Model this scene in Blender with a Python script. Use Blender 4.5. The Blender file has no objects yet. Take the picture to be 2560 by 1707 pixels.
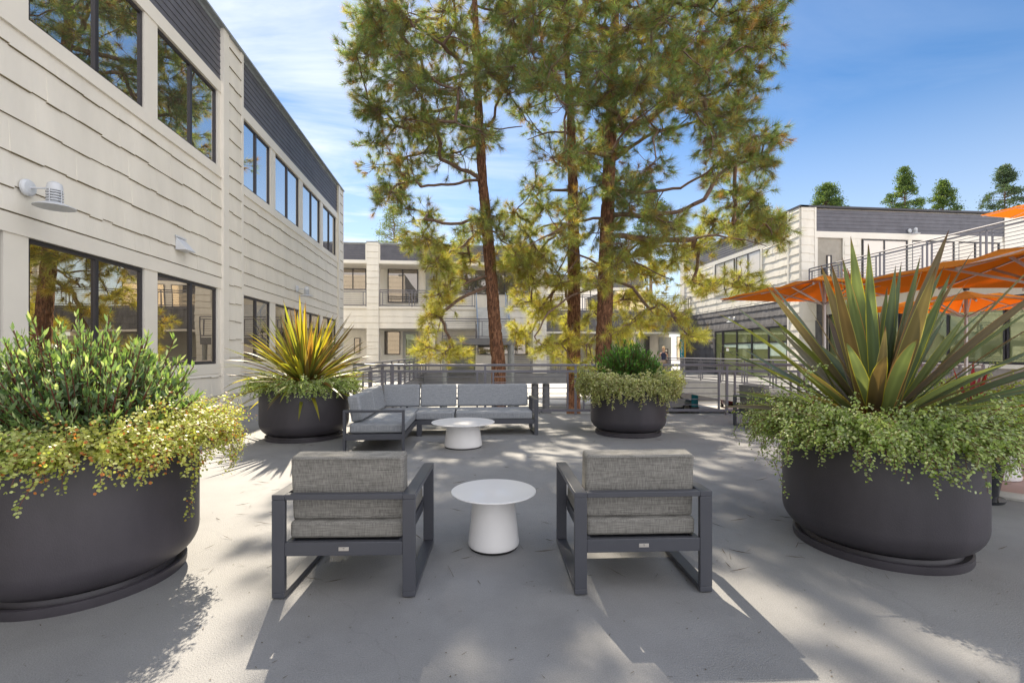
import bpy, bmesh, math, random
import numpy as np
from mathutils import Vector, Matrix, noise
random.seed(7); rng = np.random.default_rng(7)
PI = math.pi
TH = math.radians(6.1); CT, ST = math.cos(TH), math.sin(TH)
H = 1.45; F = 1180.0; CX = 1280.0; HY = 883.0      # photograph: focal length, centre and horizon in pixels of 2560x1707
scene = bpy.context.scene
# ------------------------------------------------------------------ camera
cam = bpy.data.cameras.new("camera"); camo = bpy.data.objects.new("camera", cam)
scene.collection.objects.link(camo); scene.camera = camo
cam.sensor_width = 36; cam.lens = 36*F/2560; cam.clip_end = 2000; cam.clip_start = .05
cam.shift_y = (HY-853.5)/2560
camo.location = (0, 0, H); camo.rotation_euler = (PI/2, 0, -TH)
# ------------------------------------------------------------------ world, sun, exposure
SUN = Vector((-.20, 1.02, 1.0)).normalized()
w = bpy.data.worlds.new("World"); scene.world = w; w.use_nodes = True
nt = w.node_tree; nt.nodes.clear()
def N(nt, t, **k):
    n = nt.nodes.new(t)
    for a, b in k.items(): setattr(n, a, b)
    return n
def lk(nt, a, b): nt.links.new(a, b)
out = N(nt, 'ShaderNodeOutputWorld'); bg = N(nt, 'ShaderNodeBackground'); bg.inputs[1].default_value = .13
sky = N(nt, 'ShaderNodeTexSky', sky_type='NISHITA', sun_disc=False)
sky.sun_elevation = math.asin(SUN.z); sky.sun_rotation = math.atan2(SUN.x, SUN.y)
sky.air_density = 1.0; sky.dust_density = .25; sky.ozone_density = 3.0
tc = N(nt, 'ShaderNodeTexCoord')
sep = N(nt, 'ShaderNodeSeparateXYZ'); lk(nt, tc.outputs['Generated'], sep.inputs[0])
# project the view direction on a cloud layer, stretch into cirrus streaks
dv = N(nt, 'ShaderNodeMath', operation='MAXIMUM'); dv.inputs[1].default_value = .06; lk(nt, sep.outputs[2], dv.inputs[0])
dx = N(nt, 'ShaderNodeMath', operation='DIVIDE'); lk(nt, sep.outputs[0], dx.inputs[0]); lk(nt, dv.outputs[0], dx.inputs[1])
dy = N(nt, 'ShaderNodeMath', operation='DIVIDE'); lk(nt, sep.outputs[1], dy.inputs[0]); lk(nt, dv.outputs[0], dy.inputs[1])
cmb = N(nt, 'ShaderNodeCombineXYZ'); lk(nt, dx.outputs[0], cmb.inputs[0]); lk(nt, dy.outputs[0], cmb.inputs[1])
mp = N(nt, 'ShaderNodeMapping'); mp.inputs['Rotation'].default_value = (0, 0, math.radians(35)); mp.inputs['Scale'].default_value = (.6, 1.1, 1)
lk(nt, cmb.outputs[0], mp.inputs[0])
n1 = N(nt, 'ShaderNodeTexNoise'); n1.inputs['Scale'].default_value = 1.3; n1.inputs['Detail'].default_value = 9; n1.inputs['Roughness'].default_value = .58
n1.inputs['Distortion'].default_value = .5; lk(nt, mp.outputs[0], n1.inputs[0])
r1 = N(nt, 'ShaderNodeMapRange'); r1.inputs['From Min'].default_value = .36; r1.inputs['From Max'].default_value = .66; lk(nt, n1.outputs[0], r1.inputs[0])
# clouds gather to the west (left of the pines), thin out to the east
r2 = N(nt, 'ShaderNodeMapRange'); r2.inputs['From Min'].default_value = .25; r2.inputs['From Max'].default_value = -.25
r2.inputs['To Min'].default_value = .10; r2.inputs['To Max'].default_value = 1.0; lk(nt, sep.outputs[0], r2.inputs[0])
mu = N(nt, 'ShaderNodeMath', operation='MULTIPLY'); lk(nt, r1.outputs[0], mu.inputs[0]); lk(nt, r2.outputs[0], mu.inputs[1])
mx = N(nt, 'ShaderNodeMix', data_type='RGBA'); # bright veil added out of view, behind the camera and east, as fill light
dd_ = N(nt, 'ShaderNodeVectorMath', operation='DOT_PRODUCT'); dd_.inputs[1].default_value = (-.65, .75, 0); lk(nt, tc.outputs['Generated'], dd_.inputs[0])
r4 = N(nt, 'ShaderNodeMapRange'); r4.inputs['From Min'].default_value = -.10; r4.inputs['From Max'].default_value = -.50
r4.inputs['To Min'].default_value = 0; r4.inputs['To Max'].default_value = .88; lk(nt, dd_.outputs['Value'], r4.inputs[0])
mxx_ = N(nt, 'ShaderNodeMath', operation='MAXIMUM'); lk(nt, mu.outputs[0], mxx_.inputs[0]); lk(nt, r4.outputs[0], mxx_.inputs[1]); 
# pale haze towards the horizon
rh = N(nt, 'ShaderNodeMapRange'); rh.inputs['From Min'].default_value = .42; rh.inputs['From Max'].default_value = .0; rh.inputs['To Min'].default_value = 0; rh.inputs['To Max'].default_value = .62; lk(nt, sep.outputs[2], rh.inputs[0])
mh = N(nt, 'ShaderNodeMath', operation='MAXIMUM'); lk(nt, mxx_.outputs[0], mh.inputs[0]); lk(nt, rh.outputs[0], mh.inputs[1]); lk(nt, mh.outputs[0], mx.inputs[0])
hs = N(nt, 'ShaderNodeHueSaturation'); hs.inputs['Saturation'].default_value = 1.22; hs.inputs['Value'].default_value = .63
lk(nt, sky.outputs[0], hs.inputs['Color']); lk(nt, hs.outputs[0], mx.inputs[6]); 
cc = N(nt, 'ShaderNodeMix', data_type='RGBA'); lk(nt, r4.outputs[0], cc.inputs[0]); cc.inputs[6].default_value = (5.0, 5.2, 5.5, 1); cc.inputs[7].default_value = (8.6, 8.4, 8.6, 1); lk(nt, cc.outputs[2], mx.inputs[7])
lk(nt, mx.outputs[2], bg.inputs[0]); lk(nt, bg.outputs[0], out.inputs[0])
sl = bpy.data.lights.new("sun", 'SUN'); sl.energy = 5.0; sl.angle = math.radians(.5); sl.color = (1, .88, .70)
so = bpy.data.objects.new("sun", sl); scene.collection.objects.link(so); so.rotation_euler = SUN.to_track_quat('Z', 'Y').to_euler()
vs = scene.view_settings; vs.view_transform = 'Standard'; vs.look = 'None'; vs.gamma = 1; vs.exposure = .9
# ------------------------------------------------------------------ placing helpers
def ray(px, py=HY):
    a = (px-CX)/F; return Vector((a*CT+ST, -a*ST+CT, (HY-py)/F))
def at(px, py, Y): return ray(px, py)*Y + Vector((0, 0, H))
def atv(u, v, Y): return at(u/.91875, v/.91875, Y)
def c2w(X, Y, z=0): return Vector((X*CT+Y*ST, -X*ST+Y*CT, z))
def hitx(px, py, X): r = ray(px, py); t = X/r.x; return r.y*t, H+r.z*t
def hity(px, py, Y): r = ray(px, py); t = Y/r.y; return r.x*t, H+r.z*t
# ------------------------------------------------------------------ materials
def mat(name, col, rough=.6, metal=0, var=.12, scale=3, bump=0, bscale=60, coat=0, spec=.5, stretch=(1,1,1), detail=6):
    m = bpy.data.materials.new(name); m.use_nodes = True; t = m.node_tree
    b = t.nodes['Principled BSDF']; b.inputs['Roughness'].default_value = rough; b.inputs['Metallic'].default_value = metal
    b.inputs['Coat Weight'].default_value = coat; b.inputs['Specular IOR Level'].default_value = spec
    c = N(t, 'ShaderNodeTexCoord'); mpn = N(t, 'ShaderNodeMapping'); mpn.inputs['Scale'].default_value = stretch
    lk(t, c.outputs['Object'], mpn.inputs[0])
    n = N(t, 'ShaderNodeTexNoise'); n.inputs['Scale'].default_value = scale; n.inputs['Detail'].default_value = detail
    n.inputs['Roughness'].default_value = .62; lk(t, mpn.outputs[0], n.inputs[0])
    r = N(t, 'ShaderNodeMapRange'); r.inputs['From Min'].default_value = .3; r.inputs['From Max'].default_value = .7
    r.inputs['To Min'].default_value = 1-var; r.inputs['To Max'].default_value = 1+var; lk(t, n.outputs[0], r.inputs[0])
    v = N(t, 'ShaderNodeVectorMath', operation='SCALE'); v.inputs[0].default_value = col[:3]; lk(t, r.outputs[0], v.inputs['Scale'])
    lk(t, v.outputs[0], b.inputs['Base Color'])
    if bump:
        n2 = N(t, 'ShaderNodeTexNoise'); n2.inputs['Scale'].default_value = bscale; n2.inputs['Detail'].default_value = 5
        lk(t, mpn.outputs[0], n2.inputs[0]); bp = N(t, 'ShaderNodeBump'); bp.inputs['Strength'].default_value = bump
        bp.inputs['Distance'].default_value = .01; lk(t, n2.outputs[0], bp.inputs['Height']); lk(t, bp.outputs[0], b.inputs['Normal'])
    return m
def leafmat(name, rough=.45, trans=.45, tint=(1.5, 1.5, .7), spec=.5):
    m = bpy.data.materials.new(name); m.use_nodes = True; t = m.node_tree
    b = t.nodes['Principled BSDF']; o = t.nodes['Material Output']; b.inputs['Roughness'].default_value = rough
    b.inputs['Specular IOR Level'].default_value = spec
    a = N(t, 'ShaderNodeAttribute', attribute_name='Col'); lk(t, a.outputs['Color'], b.inputs['Base Color'])
    v = N(t, 'ShaderNodeVectorMath', operation='MULTIPLY'); v.inputs[1].default_value = tint; lk(t, a.outputs['Color'], v.inputs[0])
    tr = N(t, 'ShaderNodeBsdfTranslucent'); lk(t, v.outputs[0], tr.inputs['Color'])
    mxx = N(t, 'ShaderNodeMixShader'); mxx.inputs[0].default_value = trans
    lk(t, b.outputs[0], mxx.inputs[1]); lk(t, tr.outputs[0], mxx.inputs[2]); lk(t, mxx.outputs[0], o.inputs[0])
    return m
def glassmat(name, body, refl=.75, tint=(1, 1, 1), rough=.01, wav=.0):
    m = bpy.data.materials.new(name); m.use_nodes = True; t = m.node_tree; o = t.nodes['Material Output']
    b = t.nodes['Principled BSDF']; b.inputs['Base Color'].default_value = (*body, 1); b.inputs['Roughness'].default_value = .3
    g = N(t, 'ShaderNodeBsdfGlossy'); g.inputs['Color'].default_value = (*tint, 1); g.inputs['Roughness'].default_value = rough
    c = N(t, 'ShaderNodeTexCoord'); n = N(t, 'ShaderNodeTexNoise'); n.inputs['Scale'].default_value = .9; n.inputs['Detail'].default_value = 1
    lk(t, c.outputs['Object'], n.inputs[0]); bp = N(t, 'ShaderNodeBump'); bp.inputs['Strength'].default_value = wav; bp.inputs['Distance'].default_value = .02
    lk(t, n.outputs[0], bp.inputs['Height']); lk(t, bp.outputs[0], g.inputs['Normal'])
    ms = N(t, 'ShaderNodeMixShader'); ms.inputs[0].default_value = refl
    lk(t, b.outputs[0], ms.inputs[1]); lk(t, g.outputs[0], ms.inputs[2]); lk(t, ms.outputs[0], o.inputs[0]); return m
def concrete():
    m = mat('deck_concrete', (.258, .257, .258), .62, var=.11, scale=1.3, bump=.55, bscale=130)
    t = m.node_tree; b = t.nodes['Principled BSDF']; c = t.nodes['Texture Coordinate']
    src = b.inputs['Base Color'].links[0].from_socket
    n = N(t, 'ShaderNodeTexNoise'); n.inputs['Scale'].default_value = 160; n.inputs['Detail'].default_value = 3; lk(t, c.outputs['Object'], n.inputs[0])
    r = N(t, 'ShaderNodeMapRange'); r.inputs['From Min'].default_value = .35; r.inputs['From Max'].default_value = .65; r.inputs['To Min'].default_value = .86; r.inputs['To Max'].default_value = 1.1
    lk(t, n.outputs[0], r.inputs[0]); v = N(t, 'ShaderNodeVectorMath', operation='SCALE'); lk(t, src, v.inputs[0]); lk(t, r.outputs[0], v.inputs['Scale'])
    # hairline cracks and old damp stains
    vo = N(t, 'ShaderNodeTexVoronoi', feature='DISTANCE_TO_EDGE'); vo.inputs['Scale'].default_value = .55
    nd = N(t, 'ShaderNodeTexNoise'); nd.inputs['Scale'].default_value = 3; nd.inputs['Detail'].default_value = 6; lk(t, c.outputs['Object'], nd.inputs[0])
    ad = N(t, 'ShaderNodeMixRGB'); ad.inputs[0].default_value = .32; lk(t, c.outputs['Object'], ad.inputs[1]); lk(t, nd.outputs['Color'], ad.inputs[2])
    lk(t, ad.outputs[0], vo.inputs[0])
    r2 = N(t, 'ShaderNodeMapRange'); r2.inputs['From Max'].default_value = .004; r2.inputs['To Min'].default_value = .9; lk(t, vo.outputs[0], r2.inputs[0])
    v2 = N(t, 'ShaderNodeVectorMath', operation='SCALE'); lk(t, v.outputs[0], v2.inputs[0]); lk(t, r2.outputs[0], v2.inputs['Scale'])
    n3 = N(t, 'ShaderNodeTexNoise'); n3.inputs['Scale'].default_value = .8; n3.inputs['Detail'].default_value = 8; n3.inputs['Roughness'].default_value=.7; lk(t, c.outputs['Object'], n3.inputs[0])
    r3 = N(t, 'ShaderNodeMapRange'); r3.inputs['From Min'].default_value = .33; r3.inputs['From Max'].default_value = .5; r3.inputs['To Min'].default_value = .87; lk(t, n3.outputs[0], r3.inputs[0])
    v3 = N(t, 'ShaderNodeVectorMath', operation='SCALE'); lk(t, v2.outputs[0], v3.inputs[0]); lk(t, r3.outputs[0], v3.inputs['Scale'])
    lk(t, v3.outputs[0], b.inputs['Base Color']); return m
def fabric(name, c1, c2):
    m = mat(name, c1, .85, var=.1, scale=4); t = m.node_tree; b = t.nodes['Principled BSDF']; c = t.nodes['Texture Coordinate']
    outs = []
    for sc in ((11, 11, 300), (260, 260, 10)):
        mpn = N(t, 'ShaderNodeMapping'); mpn.inputs['Scale'].default_value = sc; lk(t, c.outputs['Object'], mpn.inputs[0])
        n = N(t, 'ShaderNodeTexNoise'); n.inputs['Scale'].default_value = 1; n.inputs['Detail'].default_value = 2; lk(t, mpn.outputs[0], n.inputs[0]); outs.append(n)
    a = N(t, 'ShaderNodeMath', operation='ADD'); lk(t, outs[0].outputs[0], a.inputs[0]); lk(t, outs[1].outputs[0], a.inputs[1])
    r = N(t, 'ShaderNodeMapRange'); r.inputs['From Min'].default_value = .72; r.inputs['From Max'].default_value = 1.28; lk(t, a.outputs[0], r.inputs[0])
    mm = N(t, 'ShaderNodeMix', data_type='RGBA'); mm.inputs[6].default_value = (*c1, 1); mm.inputs[7].default_value = (*c2, 1)
    lk(t, r.outputs[0], mm.inputs[0]); lk(t, mm.outputs[2], b.inputs['Base Color'])
    bp = N(t, 'ShaderNodeBump'); bp.inputs['Strength'].default_value = .3; bp.inputs['Distance'].default_value = .003
    lk(t, a.outputs[0], bp.inputs['Height']); lk(t, bp.outputs[0], b.inputs['Normal']); return m
def barkmat():
    m = mat('pine_bark', (.1, .05, .03), .9); t = m.node_tree; b = t.nodes['Principled BSDF']; c = t.nodes['Texture Coordinate']
    mpn = N(t, 'ShaderNodeMapping'); mpn.inputs['Scale'].default_value = (9, 9, 2.2); lk(t, c.outputs['Object'], mpn.inputs[0])
    n = N(t, 'ShaderNodeTexNoise'); n.inputs['Scale'].default_value = 2.2; n.inputs['Detail'].default_value = 9; n.inputs['Roughness'].default_value = .7; n.inputs['Distortion'].default_value = .8
    lk(t, mpn.outputs[0], n.inputs[0]); cr = N(t, 'ShaderNodeValToRGB'); e = cr.color_ramp.elements
    e[0].position = .36; e[0].color = (.03, .016, .012, 1); e[1].position = .66; e[1].color = (.40, .21, .12, 1)
    e2 = e.new(.5); e2.color = (.17, .075, .04, 1); lk(t, n.outputs[0], cr.inputs[0]); lk(t, cr.outputs[0], b.inputs['Base Color'])
    bp = N(t, 'ShaderNodeBump'); bp.inputs['Strength'].default_value = 1; bp.inputs['Distance'].default_value = .04
    lk(t, n.outputs[0], bp.inputs['Height']); lk(t, bp.outputs[0], b.inputs['Normal']); return m
M = dict(
 deck=concrete(),
 ground=mat('pale_asphalt_ground', (.5, .49, .47), .8, var=.1, scale=.5, bump=.2),
 brick=mat('pinkish_paving', (.42, .29, .26), .7, var=.12, scale=2, bump=.3),
 curb=mat('pale_kerb', (.55, .52, .48), .7, bump=.2),
 cream=mat('cream_painted_shingle', (.765, .725, .64), .62, var=.08, scale=1.6, bump=.25, bscale=30, stretch=(1,1,.25)),
 trim=mat('cream_painted_trim', (.775, .735, .655), .5, var=.035, scale=1.2),
 joint=mat('stain_shadow_joint', (.20, .16, .09), .9),  # brown strip under each course: stained edge plus painted shadow line
 slate=mat('dark_slat_siding', (.105, .105, .125), .6, var=.18, scale=2.5, bump=.2, bscale=25),
 cap=mat('grey_metal_coping', (.28, .31, .33), .4, var=.15),
 grey_shingle=mat('weathered_dark_shingle', (.15, .145, .15), .8, var=.3, scale=4, bump=.5, bscale=25, stretch=(1,1,.3)),
 frame=mat('dark_bronze_frame', (.03, .028, .035), .4, var=.05),
 glass=glassmat('dark_reflective_glass', (.012, .011, .01), .62, (.92, .82, .68), wav=.12),
 dim_glass=glassmat('dim_recessed_glass', (.045, .04, .036), .24, (.9, .8, .7), wav=.12),
 glass_up=glassmat('upper_reflective_glass', (.03, .028, .025), .7, (.95, .92, .88), wav=.12),
 green_glass=glassmat('green_tinted_glass', (.17, .20, .07), .38, (.85, .95, .7), wav=.08),
 blind=glassmat('window_with_beige_blind', (.74, .67, .58), .10),
 steel=mat('painted_steel_rail', (.15, .147, .17), .42, var=.06, metal=.2),
 steel_blue=mat('blue_grey_stair_rail', (.28, .36, .48), .4, var=.06),
 stair=mat('grey_stair_paint', (.30, .31, .30), .6, var=.1),
 tread=mat('pale_concrete_tread', (.55, .55, .53), .7),
 alu=mat('charcoal_powder_coat', (.062, .065, .078), .38, var=.05, bump=.05, bscale=300),
 fab=fabric('grey_woven_fabric', (.115, .11, .10), (.29, .28, .255)),
 fab2=fabric('blue_grey_woven_fabric', (.17, .182, .20), (.34, .355, .375)),
 white=mat('white_table_lacquer', (.80, .79, .78), .3, var=.02, coat=.2),
 rubber=mat('black_rubber', (.02, .02, .02), .7),
 planter=mat('charcoal_planter_shell', (.050, .045, .053), .46, var=.30, scale=2.2, bump=.15, bscale=160, stretch=(1,1,.45), detail=10),
 pot=mat('glossy_black_pot', (.018, .02, .024), .15, var=.1),
 soil=mat('dark_soil', (.035, .028, .02), .9, bump=.6),
 badge=mat('brushed_badge', (.55, .52, .48), .35, metal=.6),
 ink=mat('badge_engraving', (.05, .05, .05), .5),
 lamp=mat('white_lamp_enamel', (.62, .64, .67), .35, var=.03),
 orange=leafmat('orange_canopy', .8, .55, (1, 1, 1), .1),
 alu_light=mat('silver_parasol_frame', (.5, .48, .46), .35, metal=.5),
 bark=barkmat(), twig=mat('grey_brown_limb', (.17, .11, .08), .9, var=.3, scale=8, bump=.5),
 needle=leafmat('pine_needles', .5, .45, (2.2, 2.1, .75), .35),
 leaf=leafmat('green_leaves', .42, .42, (1.5, 1.5, .6), .4),
 strap=leafmat('strap_leaves', .36, .50, (2.3, 2.1, .7), .5),
 small=leafmat('small_round_leaves', .4, .42, (1.7, 1.75, .6), .4),
 stem=mat('reddish_stems', (.14, .045, .03), .7),
 far=leafmat('distant_foliage', .6, .35, (1.4, 1.4, .7), .2),
 wood=mat('orange_wood', (.50, .24, .08), .5, stretch=(1, 1, 8)),
 litter=mat('dry_needles', (.08, .055, .035), .8),
 teal=mat('teal_sign', (.0, .28, .36), .5, var=.02), yellow=mat('yellow_sign_edge', (.75, .42, .02), .5, var=.02), letter=mat('white_letters', (.75, .78, .78), .5, var=.02),
 skin=mat('skin', (.55, .32, .22), .5, var=.03), hair=mat('blonde_hair', (.62, .42, .20), .6), navy=mat('navy_cloth', (.025, .028, .06), .8), tan=mat('tan_cloth', (.4, .3, .22), .8),
 silver=mat('silver_car_paint', (.48, .47, .45), .25, metal=.5, coat=1), darkcar=mat('dark_red_car_paint', (.09, .012, .018), .25, coat=1),
 lens=mat('lamp_lens', (.6, .6, .6), .1), redlens=mat('red_lens', (.4, .01, .01), .2), pillar=mat('grey_painted_column', (.17, .17, .18), .5),
)
M['orange'].node_tree.nodes['Attribute'].attribute_name = 'Col'
# ------------------------------------------------------------------ mesh helpers
class MB:
    def __init__(s): s.v = []; s.f = []
    def add(s, vs, fs):
        n = len(s.v); s.v += [tuple(p) for p in vs]; s.f += [tuple(i+n for i in f) for f in fs]
    def hexa(s, c): s.add(c, [(0,3,2,1),(4,5,6,7),(0,1,5,4),(1,2,6,5),(2,3,7,6),(3,0,4,7)])
    def box(s, x0, x1, y0, y1, z0, z1):
        s.hexa([(x0,y0,z0),(x1,y0,z0),(x1,y1,z0),(x0,y1,z0),(x0,y0,z1),(x1,y0,z1),(x1,y1,z1),(x0,y1,z1)])
    def mbox(s, mtx, sx, sy, sz):
        s.hexa([mtx @ Vector((x*sx/2, y*sy/2, z*sz/2)) for x, y, z in ((-1,-1,-1),(1,-1,-1),(1,1,-1),(-1,1,-1),(-1,-1,1),(1,-1,1),(1,1,1),(-1,1,1))])
    def bar(s, a, b, w, h=None):
        a = Vector(a); b = Vector(b); d = b-a; h = h or w
        up = Vector((0,0,1)) if abs(d.normalized().z) < .98 else Vector((0,1,0))
        x = d.cross(up).normalized(); z = x.cross(d).normalized()
        c = []
        for p in (a, b):
            for i, j in ((-1,-1),(1,-1),(1,1),(-1,1)): c.append(p + x*i*w/2 + z*j*h/2)
        s.add(c, [(0,1,2,3),(7,6,5,4),(0,4,5,1),(1,5,6,2),(2,6,7,3),(3,7,4,0)])
    def tube(s, pts, rad, seg=8, cap=True):
        pts = [Vector(p) for p in pts]; k = len(pts)
        if not hasattr(rad, '__len__'): rad = [rad]*k
        n0 = len(s.v); ref = None
        for i, p in enumerate(pts):
            d = (pts[min(i+1,k-1)]-pts[max(i-1,0)])
            d = d.normalized() if d.length > 1e-9 else Vector((0,0,1))
            if ref is None: ref = d.orthogonal().normalized()
            x = (ref - d*ref.dot(d)); x = x.normalized() if x.length > 1e-6 else d.orthogonal().normalized(); ref = x; y = d.cross(x)
            for j in range(seg):
                a = 2*PI*j/seg; s.v.append(tuple(p + (x*math.cos(a)+y*math.sin(a))*rad[i]))
        for i in range(k-1):
            for j in range(seg):
                a = n0+i*seg+j; b = n0+i*seg+(j+1)%seg; s.f.append((a, b, b+seg, a+seg))
        if cap: s.f.append(tuple(n0+j for j in reversed(range(seg)))); s.f.append(tuple(n0+(k-1)*seg+j for j in range(seg)))
    def lathe(s, prof, seg=48, c=(0,0,0), closed=False):
        n0 = len(s.v); k = len(prof)
        for r, z in prof:
            for j in range(seg):
                a = 2*PI*j/seg; s.v.append((c[0]+r*math.cos(a), c[1]+r*math.sin(a), c[2]+z))
        for i in range(k-1):
            for j in range(seg):
                a = n0+i*seg+j; b = n0+i*seg+(j+1)%seg; s.f.append((a, b, b+seg, a+seg))
        if prof[0][0] > 1e-4: s.f.append(tuple(n0+j for j in reversed(range(seg))))
        if prof[-1][0] > 1e-4: s.f.append(tuple(n0+(k-1)*seg+j for j in range(seg)))
    def prism(s, poly, z0, z1):
        k = len(poly); s.add([(x,y,z0) for x,y in poly]+[(x,y,z1) for x,y in poly],
            [tuple(reversed(range(k))), tuple(range(k, 2*k))]+[(i,(i+1)%k,(i+1)%k+k,i+k) for i in range(k)])
    def build(s, name, m, parent=None, smooth=False, bevel=0, bseg=2, fix=True, subsurf=0, angle=35):
        me = bpy.data.meshes.new(name); me.from_pydata(s.v, [], s.f)
        if fix:
            b = bmesh.new(); b.from_mesh(me); bmesh.ops.recalc_face_normals(b, faces=b.faces); b.to_mesh(me); b.free()
        me.materials.append(m); o = bpy.data.objects.new(name, me); scene.collection.objects.link(o)
        if parent: o.parent = parent
        if bevel:
            md = o.modifiers.new('bevel', 'BEVEL'); md.width = bevel; md.segments = bseg; md.limit_method = 'ANGLE'; md.angle_limit = math.radians(40)
        if subsurf:
            md = o.modifiers.new('sub', 'SUBSURF'); md.levels = subsurf; md.render_levels = subsurf
        if smooth or bevel:
            for p in me.polygons: p.use_smooth = True
            try: me.set_sharp_from_angle(angle=math.radians(angle))
            except Exception: pass
        return o
def tag(o, label=None, cat=None, group=None, kind=None):
    if label: o['label'] = label
    if cat: o['category'] = cat
    if group: o['group'] = group
    if kind: o['kind'] = kind
    return o
def thing(name, label, cat, loc=(0,0,0), rot=0, group=None):
    o = bpy.data.objects.new(name, None); scene.collection.objects.link(o); o.empty_display_size = .1
    o.location = loc; o.rotation_euler = (0, 0, rot); return tag(o, label, cat, group)
def copy_tree(o, parent=None):
    c = o.copy(); scene.collection.objects.link(c); c.parent = parent
    for ch in list(o.children): copy_tree(ch, c)
    return c
def again(root, label, loc, rot):
    c = copy_tree(root); c['label'] = label; c.location = loc; c.rotation_euler = (0, 0, rot); return c
def np_mesh(name, V, k, cols, m, parent=None, smooth=False):
    """V (n*k,3) vertices, polygons of k corners each, one colour per vertex"""
    V = np.ascontiguousarray(V, dtype=np.float32); nv = len(V); nf = nv//k
    me = bpy.data.meshes.new(name); me.vertices.add(nv); me.vertices.foreach_set('co', V.ravel())
    me.loops.add(nv); me.loops.foreach_set('vertex_index', np.arange(nv, dtype=np.int32))
    me.polygons.add(nf); me.polygons.foreach_set('loop_start', np.arange(0, nv, k, dtype=np.int32))
    me.polygons.foreach_set('loop_total', np.full(nf, k, dtype=np.int32)); me.update(calc_edges=True)
    ca = me.color_attributes.new('Col', 'FLOAT_COLOR', 'POINT')
    c4 = np.ones((nv, 4), dtype=np.float32); c4[:, :3] = cols; ca.data.foreach_set('color', c4.ravel())
    me.materials.append(m); o = bpy.data.objects.new(name, me); scene.collection.objects.link(o)
    if parent: o.parent = parent
    return o
def nrm(a): return a/np.maximum(np.linalg.norm(a, axis=-1, keepdims=True), 1e-9)
def leaves(C, D, U, L, W, tmpl, bend=0):
    """C bases, D directions, U normals hint -> polygon vertices"""
    D = nrm(D); S = nrm(np.cross(D, U)); Nn = np.cross(S, D)
    k = len(tmpl); out = np.empty((len(C), k, 3), dtype=np.float32)
    for i, (a, b) in enumerate(tmpl):
        out[:, i] = C + D*(L*a)[:, None] + S*(W*b)[:, None] + Nn*(bend*L*(a*a))[:, None]
    return out.reshape(-1, 3), k
NEEDLE = [(0, -.5), (0, .5), (1, 0)]
LEAF = [(0, 0), (.35, .5), (.7, .38), (1, 0), (.7, -.38), (.35, -.5)]
ROUND = [(-.5, 0), (-.25, .43), (.25, .43), (.5, 0), (.25, -.43), (-.25, -.43)]
CARD = [(0, -.35), (.45, -.5), (1, -.1), (.9, .35), (.35, .5)]
def rvec(n): return nrm(rng.normal(size=(n, 3)))
def setcol(o, col):
    me = o.data; ca = me.color_attributes.new('Col', 'FLOAT_COLOR', 'POINT')
    ca.data.foreach_set('color', np.tile(np.array([*col, 1], dtype=np.float32), len(me.vertices)))
# ------------------------------------------------------------------ ground, decks
WX = -5.77; FY = 33.87; RX = 17.9; RY = 23.3; BX = 12.6
b = MB(); b.box(-400, 400, -60, 700, -3.4, -2.95); tag(b.build('ground', M['ground']), kind='structure')
fl = c2w((884-CX)/F*11.2, 11.2); fr = fl + Vector((CT, -ST, 0))*((BX-fl.x)/CT)
deck_poly = [(WX-.4, -14), (44, -14), (44, 24), (RX+1, 24), (RX+1, 38), (BX, 38), (BX, fr.y+.15), (fl.x-.12, fl.y+.15), (fl.x-.12, FY), (WX-.4, FY)]
b = MB(); b.prism(deck_poly, -.8, 0); tag(b.build('deck', M['deck']), kind='structure')
b = MB(); b.box(-30, BX-.004, FY, 41, -.75, .0); tag(b.build('rear_walkway', M['deck']), kind='structure')
pp = [c2w(4.98, 4.62), c2w(9, 4.3), c2w(16, 4.4), c2w(16.2, 12.5), c2w(5.6, 12.5), c2w(5.3, 8)]
b = MB(); b.prism([(p.x, p.y) for p in pp], .0, .012); tag(b.build('paved_patio', M['brick']), kind='structure')
b = MB()
cp = [c2w(4.9, 4.75), c2w(5.05, 4.6), c2w(6, 4.45), c2w(9, 4.28), c2w(14, 4.3)]
b.tube([p+Vector((0,0,.02)) for p in cp], .05, 8); tag(b.build('patio_kerb', M['curb'], smooth=True), kind='structure')
# fallen needles, leaf crumbs
def litter():
    n = 900; C = np.zeros((n, 3)); Y = rng.uniform(1.8, 11, n)**1.0; X = rng.uniform(-1, 1, n)*Y*1.05
    keep = (X > -4.9)
    for i in range(n): C[i] = c2w(X[i], Y[i], .004)
    ang = rng.uniform(0, 2*PI, n); D = np.stack([np.cos(ang), np.sin(ang), rng.uniform(-.01, .03, n)], 1); U = np.tile([0, 0, 1.], (n, 1))
    L = rng.uniform(.03, .17, n)*(Y > 3)+rng.uniform(.008, .03, n)*(Y <= 3); W = rng.uniform(.002, .0035, n)
    dots = rng.random(n) < .4; L[dots] = .008; W[dots] = .007
    V, k = leaves(C[keep], D[keep], U[keep], L[keep], W[keep], [(0,-.5),(0,.5),(.5,.6),(1,.2),(1,-.3)], .12)
    o = np_mesh('fallen_needles', V, k, np.tile([.05, .03, .02], (len(V), 1)), M['litter'])
    tag(o, 'dry pine needles and crumbs scattered over the grey deck', 'pine litter', kind='stuff')
litter()
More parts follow.
